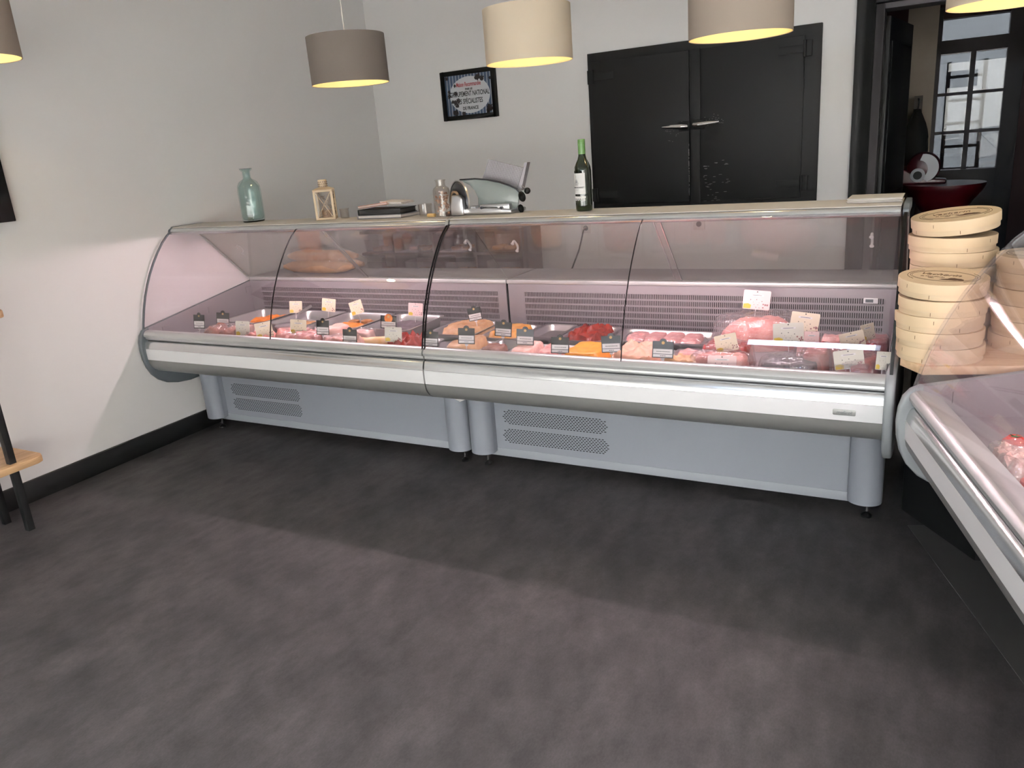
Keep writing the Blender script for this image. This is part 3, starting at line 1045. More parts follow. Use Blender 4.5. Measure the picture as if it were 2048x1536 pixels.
# bottle of shells
p = at(887, 431, 3.36)
t = tag(empty('shell_bottle', (p.x, 3.36, ZT)), 'clear glass bottle filled with seashells beside the slicer', 'bottle')
MB().lathe([(0, 0), (.040, 0), (.043, .004), (.043, .125), (.039, .138), (.027, .146), (.0235, .150), (.0235, .172), (.0275, .174), (.0275, .179),
            (.022, .179), (.0215, .150), (.037, .136), (.040, .124), (.040, .007), (0, .005)], 32).build('bottle_body', 'bottle_clear', t)
q = random.Random(5)
sm = MB()
for i in range(46):
    a_, r_, z_ = q.uniform(0, 6.28), .031 * math.sqrt(q.random()), q.uniform(.012, .118)
    sr = q.uniform(.007, .0105)
    sm.lathe([(0, -sr * .5), (sr * .7, -sr * .3), (sr, 0), (sr * .7, sr * .3), (0, sr * .5)], 8, (r_ * math.cos(a_), r_ * math.sin(a_), z_),
             Matrix.Rotation(q.uniform(0, 3), 3, 'X') @ Matrix.Rotation(q.uniform(0, 3), 3, 'Y'))
stuff(sm.build('shells', 'food_shells', t))

# meat slicer
t = tag(empty('meat_slicer', (at(960, 425, 3.44).x, 3.44, ZT)), 'steel meat slicer with ribbed plate on the counter top', 'slicer')
o0 = t.location


def sl(px_, py_, Y):
    p = at(px_, py_, Y)
    return p - o0


MB().prism([(-.17, 0), (.21, 0), (.21, .018), (.12, .030), (-.10, .030), (-.17, .02)], -.06, .10, 'y').build('machine_base', 'steel', t, bevel=.005)
bc = sl(921, 403, 3.44)
Rb = Matrix.Rotation(R(90), 3, 'X')
Rz = Matrix.Rotation(R(-32), 3, 'Z')
bl = MB().lathe([(0, .0), (.098, .0), (.100, .002), (.092, .012), (.045, .024), (.045, .03), (0, .03)], 44, bc, Rz @ Rb)
bl.build('blade', 'steel_dark', t)
MB().lathe([(.1005, .001), (.106, .001), (.106, .010), (.1005, .010), (.1005, .001)], 44, bc, Rz @ Rb).build('blade_guard', 'steel', t)
MB().lathe([(.046, .024), (.055, .024), (.055, .032), (.046, .032), (.046, .024)], 30, bc, Rz @ Rb).build('hub_ring', 'candle', t)
x0, x1 = sl(903, 431, 3.36).x, sl(929, 431, 3.36).x
MB().prism([(x0, .0), (x1, .0), (x1 - .006, .085), (x1 - .03, .10), (x0 + .012, .10), (x0, .05)], -.085, -.045, 'y').build('motor_arm', 'steel', t, bevel=.006, seg=3)
# gauge plate
pts = [sl(*p, 3.45) for p in ((923, 361), (950, 359), (975, 361), (1000, 366), (1020, 373), (1034, 380), (1039, 386), (1037, 410), (1034, 417), (958, 414), (957, 395), (950, 380), (940, 370))]
MB().prism([(p.x, p.z) for p in pts], .004, .012, 'y').build('gauge_plate', 'gauge_plate', t, bevel=.001)
pts = [sl(*p, 3.45) for p in ((920, 360), (950, 358), (975, 360), (1000, 364.5), (1020, 371.5), (1034, 378), (1039.5, 386))]
MB().tube([(p.x, .008, p.z + .001) for p in pts], .004, 8).build('plate_edge', 'steel_dark', t)
# ribbed upright plate
cs = [sl(*p, 3.50) for p in ((977, 318), (1054, 337), (1041, 382), (961, 374))]
pl = MB()
nr = 26
for i in range(nr):
    for (a_, b_) in ((i / nr, (i + .62) / nr),):
        A = cs[0].lerp(cs[1], a_)
        B = cs[0].lerp(cs[1], b_)
        Cc = cs[3].lerp(cs[2], b_)
        Dd = cs[3].lerp(cs[2], a_)
        pl.prism([(A.x, A.z), (B.x, B.z), (Cc.x, Cc.z), (Dd.x, Dd.z)], .057, .0602, 'y')
up = MB().prism([(p.x, p.z) for p in cs], .060, .066, 'y').build('ribbed_plate', 'steel_dull', t)
stuff(pl.build('plate_ribs', 'steel_dull', up, smooth=False))
cs = [sl(*p, 3.50) for p in ((1055, 324), (1060, 324), (1048, 380), (1042, 380))]
MB().prism([(p.x, p.z) for p in cs], .03, .062, 'y').build('end_fence', 'steel_dull', t)
for (px_, py_, r_, nm) in ((1054.5, 381.5, .0155, 'handle_ball'), (1042, 417, .021, 'adjusting_knob'), (1044, 393, .026, 'thickness_dial')):
    cc = sl(px_, py_, 3.44)
    k_ = 1.0 if nm == 'handle_ball' else .55
    pr = [(max(r_ * math.sin(R(a)), 0), -r_ * k_ * math.cos(R(a))) for a in range(0, 181, 18)]
    MB().lathe(pr, 18, (cc.x, .0, cc.z), Matrix.Rotation(R(75), 3, 'Y')).build(nm, 'gasket', t)
a_, b_ = sl(1054, 381, 3.44), sl(1040, 372, 3.44)
MB().tube([(a_.x, 0, a_.z), (b_.x, .02, b_.z)], .0035, 6).build('handle_rod', 'chrome', t)
for (x0_, x1_, z0_, z1_) in ((944, 953, 428, 412), (962, 1020, 421, 407), (972, 998, 428, 412), (1010, 1020, 428, 420)):
    A, B = sl(x0_, z0_, 3.40), sl(x1_, z1_, 3.40)
    MB().box(A.x, B.x, -.05, -.02, max(A.z, .002), B.z).build('carriage_block', 'steel', t, bevel=.003)
for x_ in (967, 1006):
    A = sl(x_, 415, 3.40)
    MB().lathe([(0, 0), (.007, 0), (.007, .006), (0, .006)], 12, (A.x, -.056, A.z), Rb).build('bolt', 'steel_dark', t)

# wine bottle
p = at(1169, 421, 3.40)
t = tag(empty('wine_bottle', (p.x, 3.40, ZT), R(-24)), 'dark green wine bottle with white label and green capsule', 'bottle')
MB().lathe([(0, .004), (.030, 0), (.036, .002), (.0385, .010), (.039, .03), (.039, .178), (.0365, .196), (.029, .214), (.0205, .230), (.0165, .245), (.0155, .262),
            (.0152, .262), (0, .262)], 40).build('bottle_body', 'wine_green', t)
MB().lathe([(.0166, .252), (.0166, .292), (.0172, .2925), (.0172, .296), (.0166, .2965), (.0166, .300), (.0172, .3005), (.0172, .304), (.0166, .305), (.0162, .3155), (.0145, .317), (0, .317)], 30).build('capsule', 'capsule_green', t)


def curved_label(r_, z0, z1, a0, a1, n=20):
    m = MB()
    lo = []
    for z in (z0, z1):
        for rr_ in (r_, r_ + .0006):
            lo.append([(rr_ * math.cos(R(a0 + (a1 - a0) * i / n)), rr_ * math.sin(R(a0 + (a1 - a0) * i / n)), z) for i in range(n + 1)])
    k = n + 1
    vv = lo[0] + lo[1] + lo[2] + lo[3]
    ff = []
    for i in range(n):
        ff += [(i, i + 1, k + i + 1, k + i), (2 * k + i, 3 * k + i, 3 * k + i + 1, 2 * k + i + 1), (k + i, k + i + 1, 3 * k + i + 1, 3 * k + i), (i, 2 * k + i, 2 * k + i + 1, i + 1)]
    ff += [(0, k, 3 * k, 2 * k), (n, 2 * k + n, 3 * k + n, k + n)]
    return m.add(vv, ff)


lb = curved_label(.0391, .078, .170, 205, 330).build('paper_label', 'label_white', t, angle=60)
curved_label(.0391, .058, .068, 205, 330).build('label_band', 'label_white', t, angle=60)
ck = MB()
for i in range(16):
    a0 = 205 + i * 7.8
    if i % 2 == 0:
        mm = curved_label(.0391, .053, .058, a0, a0 + 7.8, 3)
    else:
        mm = curved_label(.0391, .0485, .053, a0, a0 + 7.8, 3)
    ck.add(mm.v, mm.f)
ck.build('chequer_band', 'label_white', t)


def wrap_text(s_, size, z, r_, ang, mt, par):
    o = text(s_, size, mt, par, (0, 0, 0), (0, 0, 0), 1.0)
    for vv in o.data.vertices:
        x, y, zz_ = vv.co
        an = R(ang) + x / r_
        rr_ = r_ + .0003 + zz_
        vv.co = (rr_ * math.cos(an), rr_ * math.sin(an), z + y)
    return o


wrap_text('TOUR DE BONNET', .0088, .107, .0397, 267, 'ink', lb)
wrap_text('CHÂTEAU', .0050, .119, .0397, 267, 'ink_soft', lb)
tw = MB()
for k, (w_, z0, z1) in enumerate(((.0012, .142, .160), (.010, .138, .142), (.013, .128, .137), (.026, .1255, .127), (.028, .0975, .0982), (.024, .0935, .0942))):
    mm = curved_label(.0397, z0, z1, 267 - math.degrees(w_ / .079), 267 + math.degrees(w_ / .079), 4)
    tw.add(mm.v, mm.f)
tw.build('tower_print', 'ink_soft', lb)
mm = curved_label(.0395, .150 + .032, .150 + .044, 238, 254, 5)
mm.build('price_sticker', 'label_white', t)

# papers at the right end of the counter top
pA, pB = at(1697, 401, 3.42), at(1806, 397, 3.42)
t = tag(empty('paper_stack', ((pA.x + pB.x) / 2, 3.43, ZT)), 'flat stack of paper bags at the right end of the counter top', 'papers')
for i in range(4):
    q = random.Random(i + 80)
    w_ = (pB.x - pA.x) / 2 * (.985 + .02 * q.random())
    o = MB().box(-w_, w_, -.10, .09, 0, .0035).build('paper_bag', 'paper' if i % 2 == 0 else 'top_cream', t, bevel=.001)
    o.location = (q.uniform(-.004, .004), q.uniform(-.004, .004), i * .0042)
    o.rotation_euler = (0, 0, R(q.uniform(-2, 2)))

# ================================================================== cheese boxes on the corner board
BZ = .786
poly = [(-.082, 2.955), (-.010, 2.850), (.80, 3.07), (.80, 3.95), (-.082, 3.95)]
brd = MB().prism(poly, BZ - .030, BZ, 'z').build('corner_board', 'pale_wood', bevel=.003)
tag(brd, 'pale wooden corner board carrying the cheese boxes', 'board')
cab = MB().prism([(-.05, 3.38), (.21, 3.02), (.72, 3.16), (.72, 3.9), (-.05, 3.9)], 0, BZ - .031, 'z').build('corner_cabinet', 'black_plastic_and_shade', bevel=.003)
tag(cab, 'black cabinet standing under the wooden corner board', 'cabinet')


def cheese_box(x, y, z, r_, tilt, ang, label, printed):
    t = tag(empty('cheese_box', (x, y, z)), label, 'box', 'round wooden cheese boxes')
    t.rotation_mode = 'ZYX'
    t.rotation_euler = (tilt[0], tilt[1], ang)
    MB().lathe([(0, 0), (r_ - .005, 0), (r_ - .004, .001), (r_ - .004, .040), (0, .040)], 56).build('box_base', 'box_wood', t)
    MB().lathe([(r_ - .0035, .020), (r_, .020), (r_, .0515), (r_ - .0012, .0535), (0, .0535)], 56).build('lid', 'box_lid', t)
    # staples along the seam
    for k in range(4):
        a0 = R(200 + k * 34)
        m = MB().box(-.0008, .0008, -.0004, .0006, -.006, .006)
        o = m.build('staple', 'ink_brown', t)
        o.location = ((r_ - .0005 if k % 2 else r_ - .0042) * math.cos(a0), (r_ - .0005 if k % 2 else r_ - .0042) * math.sin(a0), .037 if k % 2 else .010)
        o.rotation_euler = (0, 0, a0 + R(90))
    if printed:
        pr = empty('lid_print', (0, 0, .0537), 0, t)
        for rr_, th in ((.70, .0011), (.735, .0016)):
            n_ = 60
            lo = [[((rr_ * r_ + dd) * math.cos(2 * math.pi * k / n_), (rr_ * r_ + dd) * .72 * math.sin(2 * math.pi * k / n_), zz_) for k in range(n_)] for dd, zz_ in ((0, 0), (0, .0004), (th, .0004), (th, 0))]
            MB().loft(lo, False, False).build('oval_line', 'ink_brown', pr, smooth=False)
        text('Vacherin', .036, 'ink_brown', pr, (-.014, .018, .0001), (0, 0, 0), 1.0, shear=.35)
        text('du Haut-Doubs', .012, 'ink_brown', pr, (-.030, -.018, .0001), (0, 0, 0), 1.0, shear=.3)
        q = random.Random(int(x * 1000))
        for cx_, cy_, rx_, ry_ in ((.030, -.044, .034, .009), (.045, -.031, .022, .009), (.016, -.047, .016, .006), (.058, -.040, .016, .008), (.036, -.024, .010, .006), (-.03, -.036, .010, .004)):
            pts = [(cx_ + rx_ * (.75 + .5 * q.random()) * math.cos(2 * math.pi * k / 14), cy_ + ry_ * (.75 + .5 * q.random()) * math.sin(2 * math.pi * k / 14)) for k in range(14)]
            MB().prism(pts, 0, .0004, 'z').build('engraving', 'ink_brown', pr, smooth=False)
        for sgn in (-1, 1):
            pts = [(sgn * r_ * .80 * math.cos(R(a_)) * 1.0, r_ * .66 * math.sin(R(a_)) + .003 * math.sin(a_ * .6), .0003) for a_ in range(-46, 47, 4)]
            MB().tube(pts, .0007, 4).build('ribbon_line', 'ink_brown', pr)
    return t


PITCH_B = .0545
stackF = [(.036, 3.005), (.030, 3.000), (.026, 3.002), (.034, 2.998), (.028, 3.004)]
names5 = ['bottom', 'second from bottom', 'middle', 'second from top']
for i, (x, y) in enumerate(stackF):
    top = i == 4
    cheese_box(x, y, BZ + i * PITCH_B + (.009 if top else .0005), .138, (R(3) if top else 0, R(1.5) if top else 0), R(-14 if top else -20 + 25 * i),
               'printed round cheese box on top of the front stack' if top else 'round cheese box, %s of the front stack' % names5[i], top)
stackB = [(.075, 3.335), (.070, 3.33), (.08, 3.34), (.07, 3.338), (.062, 3.33), (.058, 3.335), (.050, 3.33), (.058, 3.335)]
nm8 = ['bottom', 'second from bottom', 'third from bottom', 'fourth from bottom', 'fourth from top', 'third from top', 'second from top']
for i, (x, y) in enumerate(stackB):
    top = i == 7
    cheese_box(x, y, BZ + i * PITCH_B + (.018 if top else .0005), .146, (R(4) if top else 0, R(-5) if top else 0), R(8 if top else 15 * i),
               'printed round cheese box on top of the rear stack' if top else 'round cheese box, %s of the rear stack' % nm8[i], top)
stackR = [(.336, 3.20), (.342, 3.195), (.334, 3.20), (.340, 3.196), (.344, 3.20), (.338, 3.198)]
nm6 = ['bottom', 'second from bottom', 'third from bottom', 'third from top', 'second from top']
for i, (x, y) in enumerate(stackR):
    top = i == 5
    cheese_box(x, y, BZ + i * PITCH_B + .0005, .150, (0, 0), R(-8 if top else 40 * i),
               'printed round cheese box on top of the right stack behind the glass' if top else 'round cheese box, %s of the right stack behind glass' % nm6[i], top)

# ================================================================== left edge: wall panel and plant stand
t = tag(empty('wall_screen', (XL, 1.86, 1.43)), 'black flat panel mounted on the left wall at the image edge', 'screen')
MB().box(.012, .045, -.48, .48, 0, .56).build('screen_body', 'tv_black', t, bevel=.004)
MB().box(0, .012, -.15, .15, .15, .4).build('wall_mount', 'black_plastic_and_shade', t)
t = tag(empty('shelf_stand', (-3.93, 1.2, 0)), 'wooden shelf stand with black metal legs by the left wall', 'shelf')
for y_ in (.66, -.66):
    for x_ in (.150, -.05):
        MB().box(x_ - .016, x_ + .016, y_ - .016, y_ + .016, 0, 1.5).build('leg', 'black_base', t, bevel=.002)
for z_, nm in ((.315, 'lower'), (1.028, 'upper')):
    pts = [(-.16, -.80), (.20, -.80), (.20, .755), (.185, .785), (.15, .80), (-.16, .80)]
    MB().prism(pts, z_, z_ + .034, 'z').build('shelf_board', 'oak', t, bevel=.006)

# ================================================================== back room behind the doorway
RBY = 9.0
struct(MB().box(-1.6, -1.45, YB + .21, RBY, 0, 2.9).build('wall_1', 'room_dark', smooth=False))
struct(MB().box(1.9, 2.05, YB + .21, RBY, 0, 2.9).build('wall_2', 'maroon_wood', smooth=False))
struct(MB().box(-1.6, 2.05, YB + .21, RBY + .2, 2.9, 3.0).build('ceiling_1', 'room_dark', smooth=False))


def wx(px_, py_):
    return at(px_, py_, RBY).x


def wz(px_, py_):
    return at(px_, py_, RBY).z


gx0, gx1 = wx(1873, 220), wx(2003, 220)
gz0, gz1 = wz(1935, 338), wz(1935, 104)
tz0, tz1 = wz(1925, 78), wz(1925, 34)
m = MB()
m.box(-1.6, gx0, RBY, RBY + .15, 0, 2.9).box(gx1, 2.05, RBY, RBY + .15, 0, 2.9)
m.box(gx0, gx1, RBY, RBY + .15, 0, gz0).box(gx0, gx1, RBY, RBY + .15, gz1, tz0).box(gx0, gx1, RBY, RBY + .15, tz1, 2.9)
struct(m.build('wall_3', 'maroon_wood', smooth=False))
dr = struct(empty('door_1', ((gx0 + gx1) / 2, RBY, 0)))
hw = (gx1 - gx0) / 2
MB().box(-hw - .12, -hw, -.03, 0, .02, tz1 + .1).build('door_stile', 'grey_wood', dr, bevel=.003)
MB().box(hw, hw + .14, -.03, 0, .02, tz1 + .1).build('door_stile', 'grey_wood', dr, bevel=.003)
MB().box(-hw, hw, -.03, 0, gz1, tz0).build('door_rail', 'grey_wood', dr, bevel=.003)
MB().box(-hw, hw, -.03, 0, .02, gz0).build('door_panel', 'grey_wood', dr, bevel=.003)
xm = wx(1937, 220) - dr.location.x
MB().box(xm - .022, xm + .022, -.03, .02, gz0, gz1).build('mullion', 'grey_wood', dr)
for f_ in (.33, .66):
    z = gz0 + (gz1 - gz0) * f_
    MB().box(-hw, hw, -.02, .01, z - .014, z + .014).build('glazing_bar', 'grey_wood', dr)
for (a_, b_) in ((-hw, xm - .022), (xm + .022, hw)):
    for k in range(3):
        z0, z1 = gz0 + (gz1 - gz0) * k * .333, gz0 + (gz1 - gz0) * (k + 1) * .333
        MB().box(a_, b_, .025, .031, z0, z1).build('pane', 'glass_dim', dr)
MB().box(-hw, hw, .025, .031, tz0, tz1).build('pane', 'glass_dim', dr)
# yard behind the glazed door
struct(MB().box(-4, 5, 12.5, 12.7, -.1, 3.2).build('wall_yard', 'outside_facade', smooth=False))
struct(MB().box(-4, 5, RBY + .2, 12.5, -.12, -.01).build('floor_yard', 'outside_grey', smooth=False))
t = tag(empty('yard_ladder', (wx(1905, 250) + .1, 10.2, 0)), 'metal rack with rungs standing in the yard behind the glazed door', 'rack')
for x_ in (-.17, .17):
    MB().box(x_ - .02, x_ + .02, -.02, .02, 0, 2.1).build('upright', 'charcoal_dark', t)
for k in range(8):
    MB().box(-.15, .15, -.015, .015, .25 + k * .24, .28 + k * .24).build('rung', 'charcoal_dark', t)
# open dark leaf at the left of the doorway
xh, xe = DX0 + .05, at(1811, 200, 6.45).x
d_ = Vector((xe - xh, 6.45 - 5.68, 0))
lf = tag(empty('panelled_door', (xh, 5.68, 0.01), math.atan2(d_.y, d_.x)), 'black door leaf standing open at the left of the doorway', 'door')
MB().box(0, d_.length, -.02, .02, 0, DZ - .06).build('leaf_panel', 'black_base', lf, bevel=.003)
MB().box(.06, d_.length - .06, -.026, -.02, .15, .95).build('leaf_moulding', 'charcoal_dark', lf, bevel=.003)
MB().box(.06, d_.length - .06, -.026, -.02, 1.1, DZ - .2).build('leaf_moulding', 'charcoal_dark', lf, bevel=.003)
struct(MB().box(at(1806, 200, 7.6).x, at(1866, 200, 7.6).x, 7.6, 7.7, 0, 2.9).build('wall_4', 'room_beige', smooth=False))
# red slicer on a red pedestal
Ys = 6.85
cP = at(1888, 375, Ys)
t = tag(empty('slicer_pedestal', (cP.x, Ys, 0)), 'dark red oval pedestal table in the back room', 'pedestal')
zt = at(1888, 366, Ys).z
rx = (at(1972, 372, Ys).x - at(1806, 372, Ys).x) / 2
n_ = 40


def oval(rx_, ry_, z):
    return [(rx_ * math.cos(2 * math.pi * k / n_), ry_ * math.sin(2 * math.pi * k / n_), z) for k in range(n_)]


MB().loft([oval(rx * .55, .20, zt - .20), oval(rx * .72, .24, zt - .13), oval(rx * .95, .29, zt - .05), oval(rx, .30, zt - .02), oval(rx, .30, zt), oval(rx * .9, .27, zt)]).build('pedestal_top', 'red_machine', t)
MB().loft([oval(rx * .62, .22, 0), oval(rx * .62, .22, .08), oval(rx * .45, .17, .3), oval(rx * .5, .18, zt - .2)]).build('pedestal_foot', 'red_machine', t)
cS = at(1846, 350, Ys)
t = tag(empty('red_slicer', (cS.x, Ys, zt)), 'red flywheel slicer with white blade cover on the pedestal', 'slicer')
rw = .108
zr = max(cS.z - zt, rw + .012)
Rx = Matrix.Rotation(R(90), 3, 'X')
MB().lathe([(0, -.03), (rw, -.03), (rw + .008, -.015), (rw, .01), (rw * .6, .03), (0, .035)], 36, (0, -.02, zr), Rx).build('flywheel', 'red_machine', t)
sw = [(rw * .95 * math.cos(R(a)), rw * .95 * math.sin(R(a))) for a in range(95, -80, -12)] + [(rw * .55 * math.cos(R(a)) - .03, rw * .62 * math.sin(R(a)) - .01) for a in range(-70, 96, 12)]
MB().prism([(x, z + zr) for x, z in sw], -.062, -.052, 'y').build('white_crescent', 'enamel_white', t)
MB().lathe([(0, 0), (.05, 0), (.05, .02), (.03, .03), (0, .03)], 24, (-.035, -.055, zr - .05), Rx).build('hub', 'enamel_white', t)
MB().lathe([(0, 0), (.03, 0), (.03, .01), (0, .01)], 20, (-.035, -.086, zr - .05), Rx).build('hub_cap', 'charcoal_dark', t)
MB().prism([(-.30, 0), (.16, 0), (.16, .03), (-.02, .05), (-.12, .11), (-.30, .12)], -.05, .1, 'y').build('machine_body', 'red_machine', t, bevel=.012, seg=3)
# apron on a hook
ya = 7.3
A = at(1835, 218, ya)
zb = at(1835, 330, ya).z
t = tag(empty('apron', (A.x, ya, 0)), 'black apron hanging in the back room above the red slicer', 'apron')
prof = []
for k in range(9):
    f_ = k / 8
    w_ = .02 + .075 * min(1, f_ * 2.2)
    z = A.z + (zb - A.z) * f_
    prof.append([(w_ * math.cos(2 * math.pi * j / 16) * (1 + .1 * math.sin(j * 2 + k)), .03 * math.sin(2 * math.pi * j / 16), z) for j in range(16)])
MB().loft(prof).build('apron_cloth', 'apron_black', t)
MB().tube([(0, 0, A.z - .02), (.01, .02, A.z + .06), (0, .06, A.z + .08)], .006, 6).build('hook', 'steel_dark', t)
st_ = MB().box(-.03, .03, .05, .1, 0, A.z + .1).build('hook_post', 'room_dark', t)

# ================================================================== behind the counter: dark shelf, bread
xr = at(1046, 500, 5.05).x
t = tag(empty('back_shelf', (xr - .78, 5.20, 0)), 'dark brown low shelf unit behind the left counter', 'shelf')
HS = 1.03
MB().box(-.78, -.755, -.16, .16, 0, HS).build('side_panel', 'shelf_brown', t)
MB().box(.755, .78, -.16, .16, 0, HS).build('side_panel', 'shelf_brown', t)
MB().box(-.755, .755, .14, .16, 0, HS).build('back_board', 'shelf_brown', t)
for z in (.05, .40, .66, .84, HS - .02):
    MB().box(-.755, .755, -.16, .14, z, z + .02).build('shelf_plank', 'shelf_brown', t)
for x in (-.38, 0, .38):
    MB().box(x - .008, x + .008, -.15, .14, .68, HS - .02).build('divider', 'shelf_brown', t)
for k, (xo, zo) in enumerate(((-.57, .862), (-.19, .862), (.19, .862), (.57, .862), (-.57, .682), (-.19, .682), (.19, .682), (.57, .682))):
    bx_ = tag(empty('biscuit_tub', (t.location.x + xo, 5.19, zo)), ['first', 'second', 'third', 'fourth'][k % 4] + ' clear tub from the left on the ' + ('upper' if k < 4 else 'lower') + ' row of the brown shelf', 'tub', 'tubs on the brown shelf')
    lo = [rrect(.26, .22, .04, 0), rrect(.28, .24, .05, .10), rrect(.27, .23, .05, .10), rrect(.25, .21, .04, .004)]
    MB().loft(lo).build('tub_body', 'tub_clear', bx_)
    q = random.Random(k)
    for j in range(4):
        MB().lathe([(0, 0), (.036, 0), (.042, .012), (.034, .024), (.012, .022), (0, .024)], 16).build('biscuit', 'food_roll' if k % 3 else 'food_tan', bx_).location = ((j % 2 - .5) * .1 + q.uniform(-.01, .01), (j // 2 - .5) * .09, .006)
# long loaves in a clear bag on the work top
A, B = at(590, 528, 3.98), at(705, 505, 4.02)
t = tag(empty('bread_bag', ((A.x + B.x) / 2, 3.99, .8927)), 'long loaves in a clear plastic bag behind the left counter', 'bread')
L_ = (B.x - A.x)
for k, (dy, dz) in enumerate(((-.055, .042), (.05, .042), (0, .105))):
    pts = [(-L_ * .62 + L_ * 1.24 * i / 8, dy + .008 * math.sin(i), dz) for i in range(9)]
    MB().tube(pts, [.012, .034, .040, .041, .041, .041, .040, .034, .012], 14).build('loaf', 'food_bread', t)
pts = [(-L_ * .70 + L_ * 1.45 * i / 12, 0, .073 + .004 * math.sin(i * 2.0)) for i in range(13)]
bag = MB()
loops = []
for i, p in enumerate(pts):
    f_ = min(1, .35 + i * .3, .25 + (12 - i) * .25)
    q = random.Random(i)
    loops.append([(p[0], .105 * f_ * math.cos(2 * math.pi * k / 18) * (1 + .05 * math.sin(k * 3 + i)), max(.001, p[2] + .085 * f_ * math.sin(2 * math.pi * k / 18) * (1 + .05 * math.sin(k * 2 + i)))) for k in range(18)])
bag.loft(loops).build('clear_bag', 'film_clear', t)

# ================================================================== food in the counters
DK = .6325
RECTS = []


def fit(cx, cy, w, d):
    """keep a piece between the end walls, the front rail and the grille of its counter"""
    lo, hi = (-4.07, -2.105) if cx < -2.095 else (-2.085, -.130)
    return (max(lo + w / 2, min(hi - w / 2, cx)), max(3.004 + d / 2, min(3.772 - d / 2, cy)))




def gtray(cx, cy, w, d, depth, label, rz=0.0, mat='steel', z=None, group=None):
    cx, cy = fit(cx, cy, w, d)
    RECTS.append((label, cx, cy, w, d))
    t = tag(empty('food_tray', (cx, cy, DK if z is None else z), rz), label, 'tray', group)
    t2 = .0
    lo = [rrect(w - .050, d - .050, .028, 0), rrect(w - .030, d - .030, .034, depth - .004), rrect(w, d, .034, depth - .004), rrect(w, d, .034, depth),
          rrect(w - .026, d - .026, .036, depth), rrect(w - .032, d - .032, .036, depth - .003), rrect(w - .054, d - .054, .030, .006), rrect(w - .066, d - .066, .026, .003)]
    MB().loft(lo).build('tray_pan', mat, t, angle=50)
    return t


def heapmesh(w, d, h, seed, bump=.25, p=4.0, n=18, edge=.15, fscale=14.0, wav=0.0):
    """mounded food: rounded-rectangle footprint, noisy top"""
    v, f = [], []
    off = Vector((seed * 3.7, seed * 1.3, 0))
    for j in range(n + 1):
        for i in range(n + 1):
            u, s_ = 2 * i / n - 1, 2 * j / n - 1
            # square to rounded shape
            k = (abs(u) ** p + abs(s_) ** p) ** (1 / p)
            m_ = max(abs(u), abs(s_))
            g = (m_ / k) if k > 1e-6 else 1
            x, y = u * g * w / 2, s_ * g * d / 2
            e = max(0.0, 1 - m_ ** (2 / max(edge, .05)))
            nz = noise.noise(Vector((x * fscale, y * fscale, 0)) + off) + .5 * noise.noise(Vector((x * fscale * 2.7, y * fscale * 2.7, 3)) + off)
            z = h * (.25 + .75 * e) * (1 + bump * nz) + wav * h * math.sin(x * 70 + seed) * e
            if m_ >= .999:
                z = 0
            v.append((x, y, max(z, 0)))
    for j in range(n):
        for i in range(n):
            a = j * (n + 1) + i
            f.append((a, a + 1, a + n + 2, a + n + 1))
    bd = [i for i in range(n + 1)] + [j * (n + 1) + n for j in range(1, n + 1)] + [n * (n + 1) + i for i in range(n - 1, -1, -1)] + [j * (n + 1) for j in range(n - 1, 0, -1)]
    f.append(tuple(reversed(bd)))
    m = MB()
    m.add(v, f)
    return m


def heap(name, cx, cy, z, w, d, h, mat, label, cat='food', rz=0, seed=1, **k):
    h *= 1.25 if cy < 3.22 else 1.0
    cx, cy = fit(cx, cy, w, d)
    o = heapmesh(w, d, h, seed, **k).build(name, 'food_' + mat, None, angle=70)
    o.location = (cx, cy, z)
    o.rotation_euler = (0, 0, rz)
    return tag(o, label, cat)


def wrapped(name, cx, cy, z, w, d, h, mat, label, rz=0, seed=1, cat='meat', pieces=1, rx=0.0, film='film', **k):
    cx, cy = fit(cx, cy, w * 1.16, d * 1.14)
    t = tag(empty(name, (cx, cy, z), rz), label, cat)
    t.rotation_euler = (rx, 0, rz)
    h *= 1.25 if cy < 3.22 else 1.0
    for i in range(pieces):
        ww = w / pieces
        o = heapmesh(ww * .98, d, h * (1 - .08 * (i % 2)), seed + i, **k).build('meat_piece', 'food_' + mat, t, angle=70)
        o.location = (-w / 2 + ww * (i + .5), 0, 0)
    fl = heapmesh(w * 1.16, d * 1.14, h * 1.10, seed + 9, bump=.10, p=3.0, fscale=22).build('clear_film', film, t, angle=70)
    return t


def X(px_, py_, Y):
    return at(px_, py_, Y).x


# ---- left counter, rear row of deep trays
rim = [(558, 617, .36, 'orange', 'deep steel tray at the left end of the rear row', 'orange purée left in the leftmost steel tray', .09),
       (647, 621, .34, 'roast', 'deep steel tray holding roast slices, second in the rear row', 'roasted slices with herbs in the second rear tray', .02),
       (738, 625, .36, 'orange', 'deep steel tray with orange bake, third in the rear row', 'orange baked slab in the third rear tray', -.02),
       (838, 632, .33, 'darkmeat', 'deep steel tray before the dark seam, fourth in the rear row', 'dark stewed meat in the fourth rear tray', 0.0)]
for k, (px_, py_, w_, fm, l1, l2, dx) in enumerate(rim):
    cx_ = X(px_, py_, 3.70) + .02
    gtray(cx_, 3.52, w_, .39, .060, l1)
    if k == 0:
        heap('vegetable_puree', cx_ + dx * .3, 3.56, DK + .0035, .22, .22, .034, fm, l2, seed=k + 3, bump=.5)
    elif k == 3:
        heap('stewed_meat', cx_, 3.52, DK + .0035, .25, .30, .035, fm, l2, seed=k + 3, bump=.4)
    else:
        heap('baked_slab', cx_ + .02, 3.44, DK + .0035, .20, .17, .040, fm, l2, seed=k + 3, bump=.2)
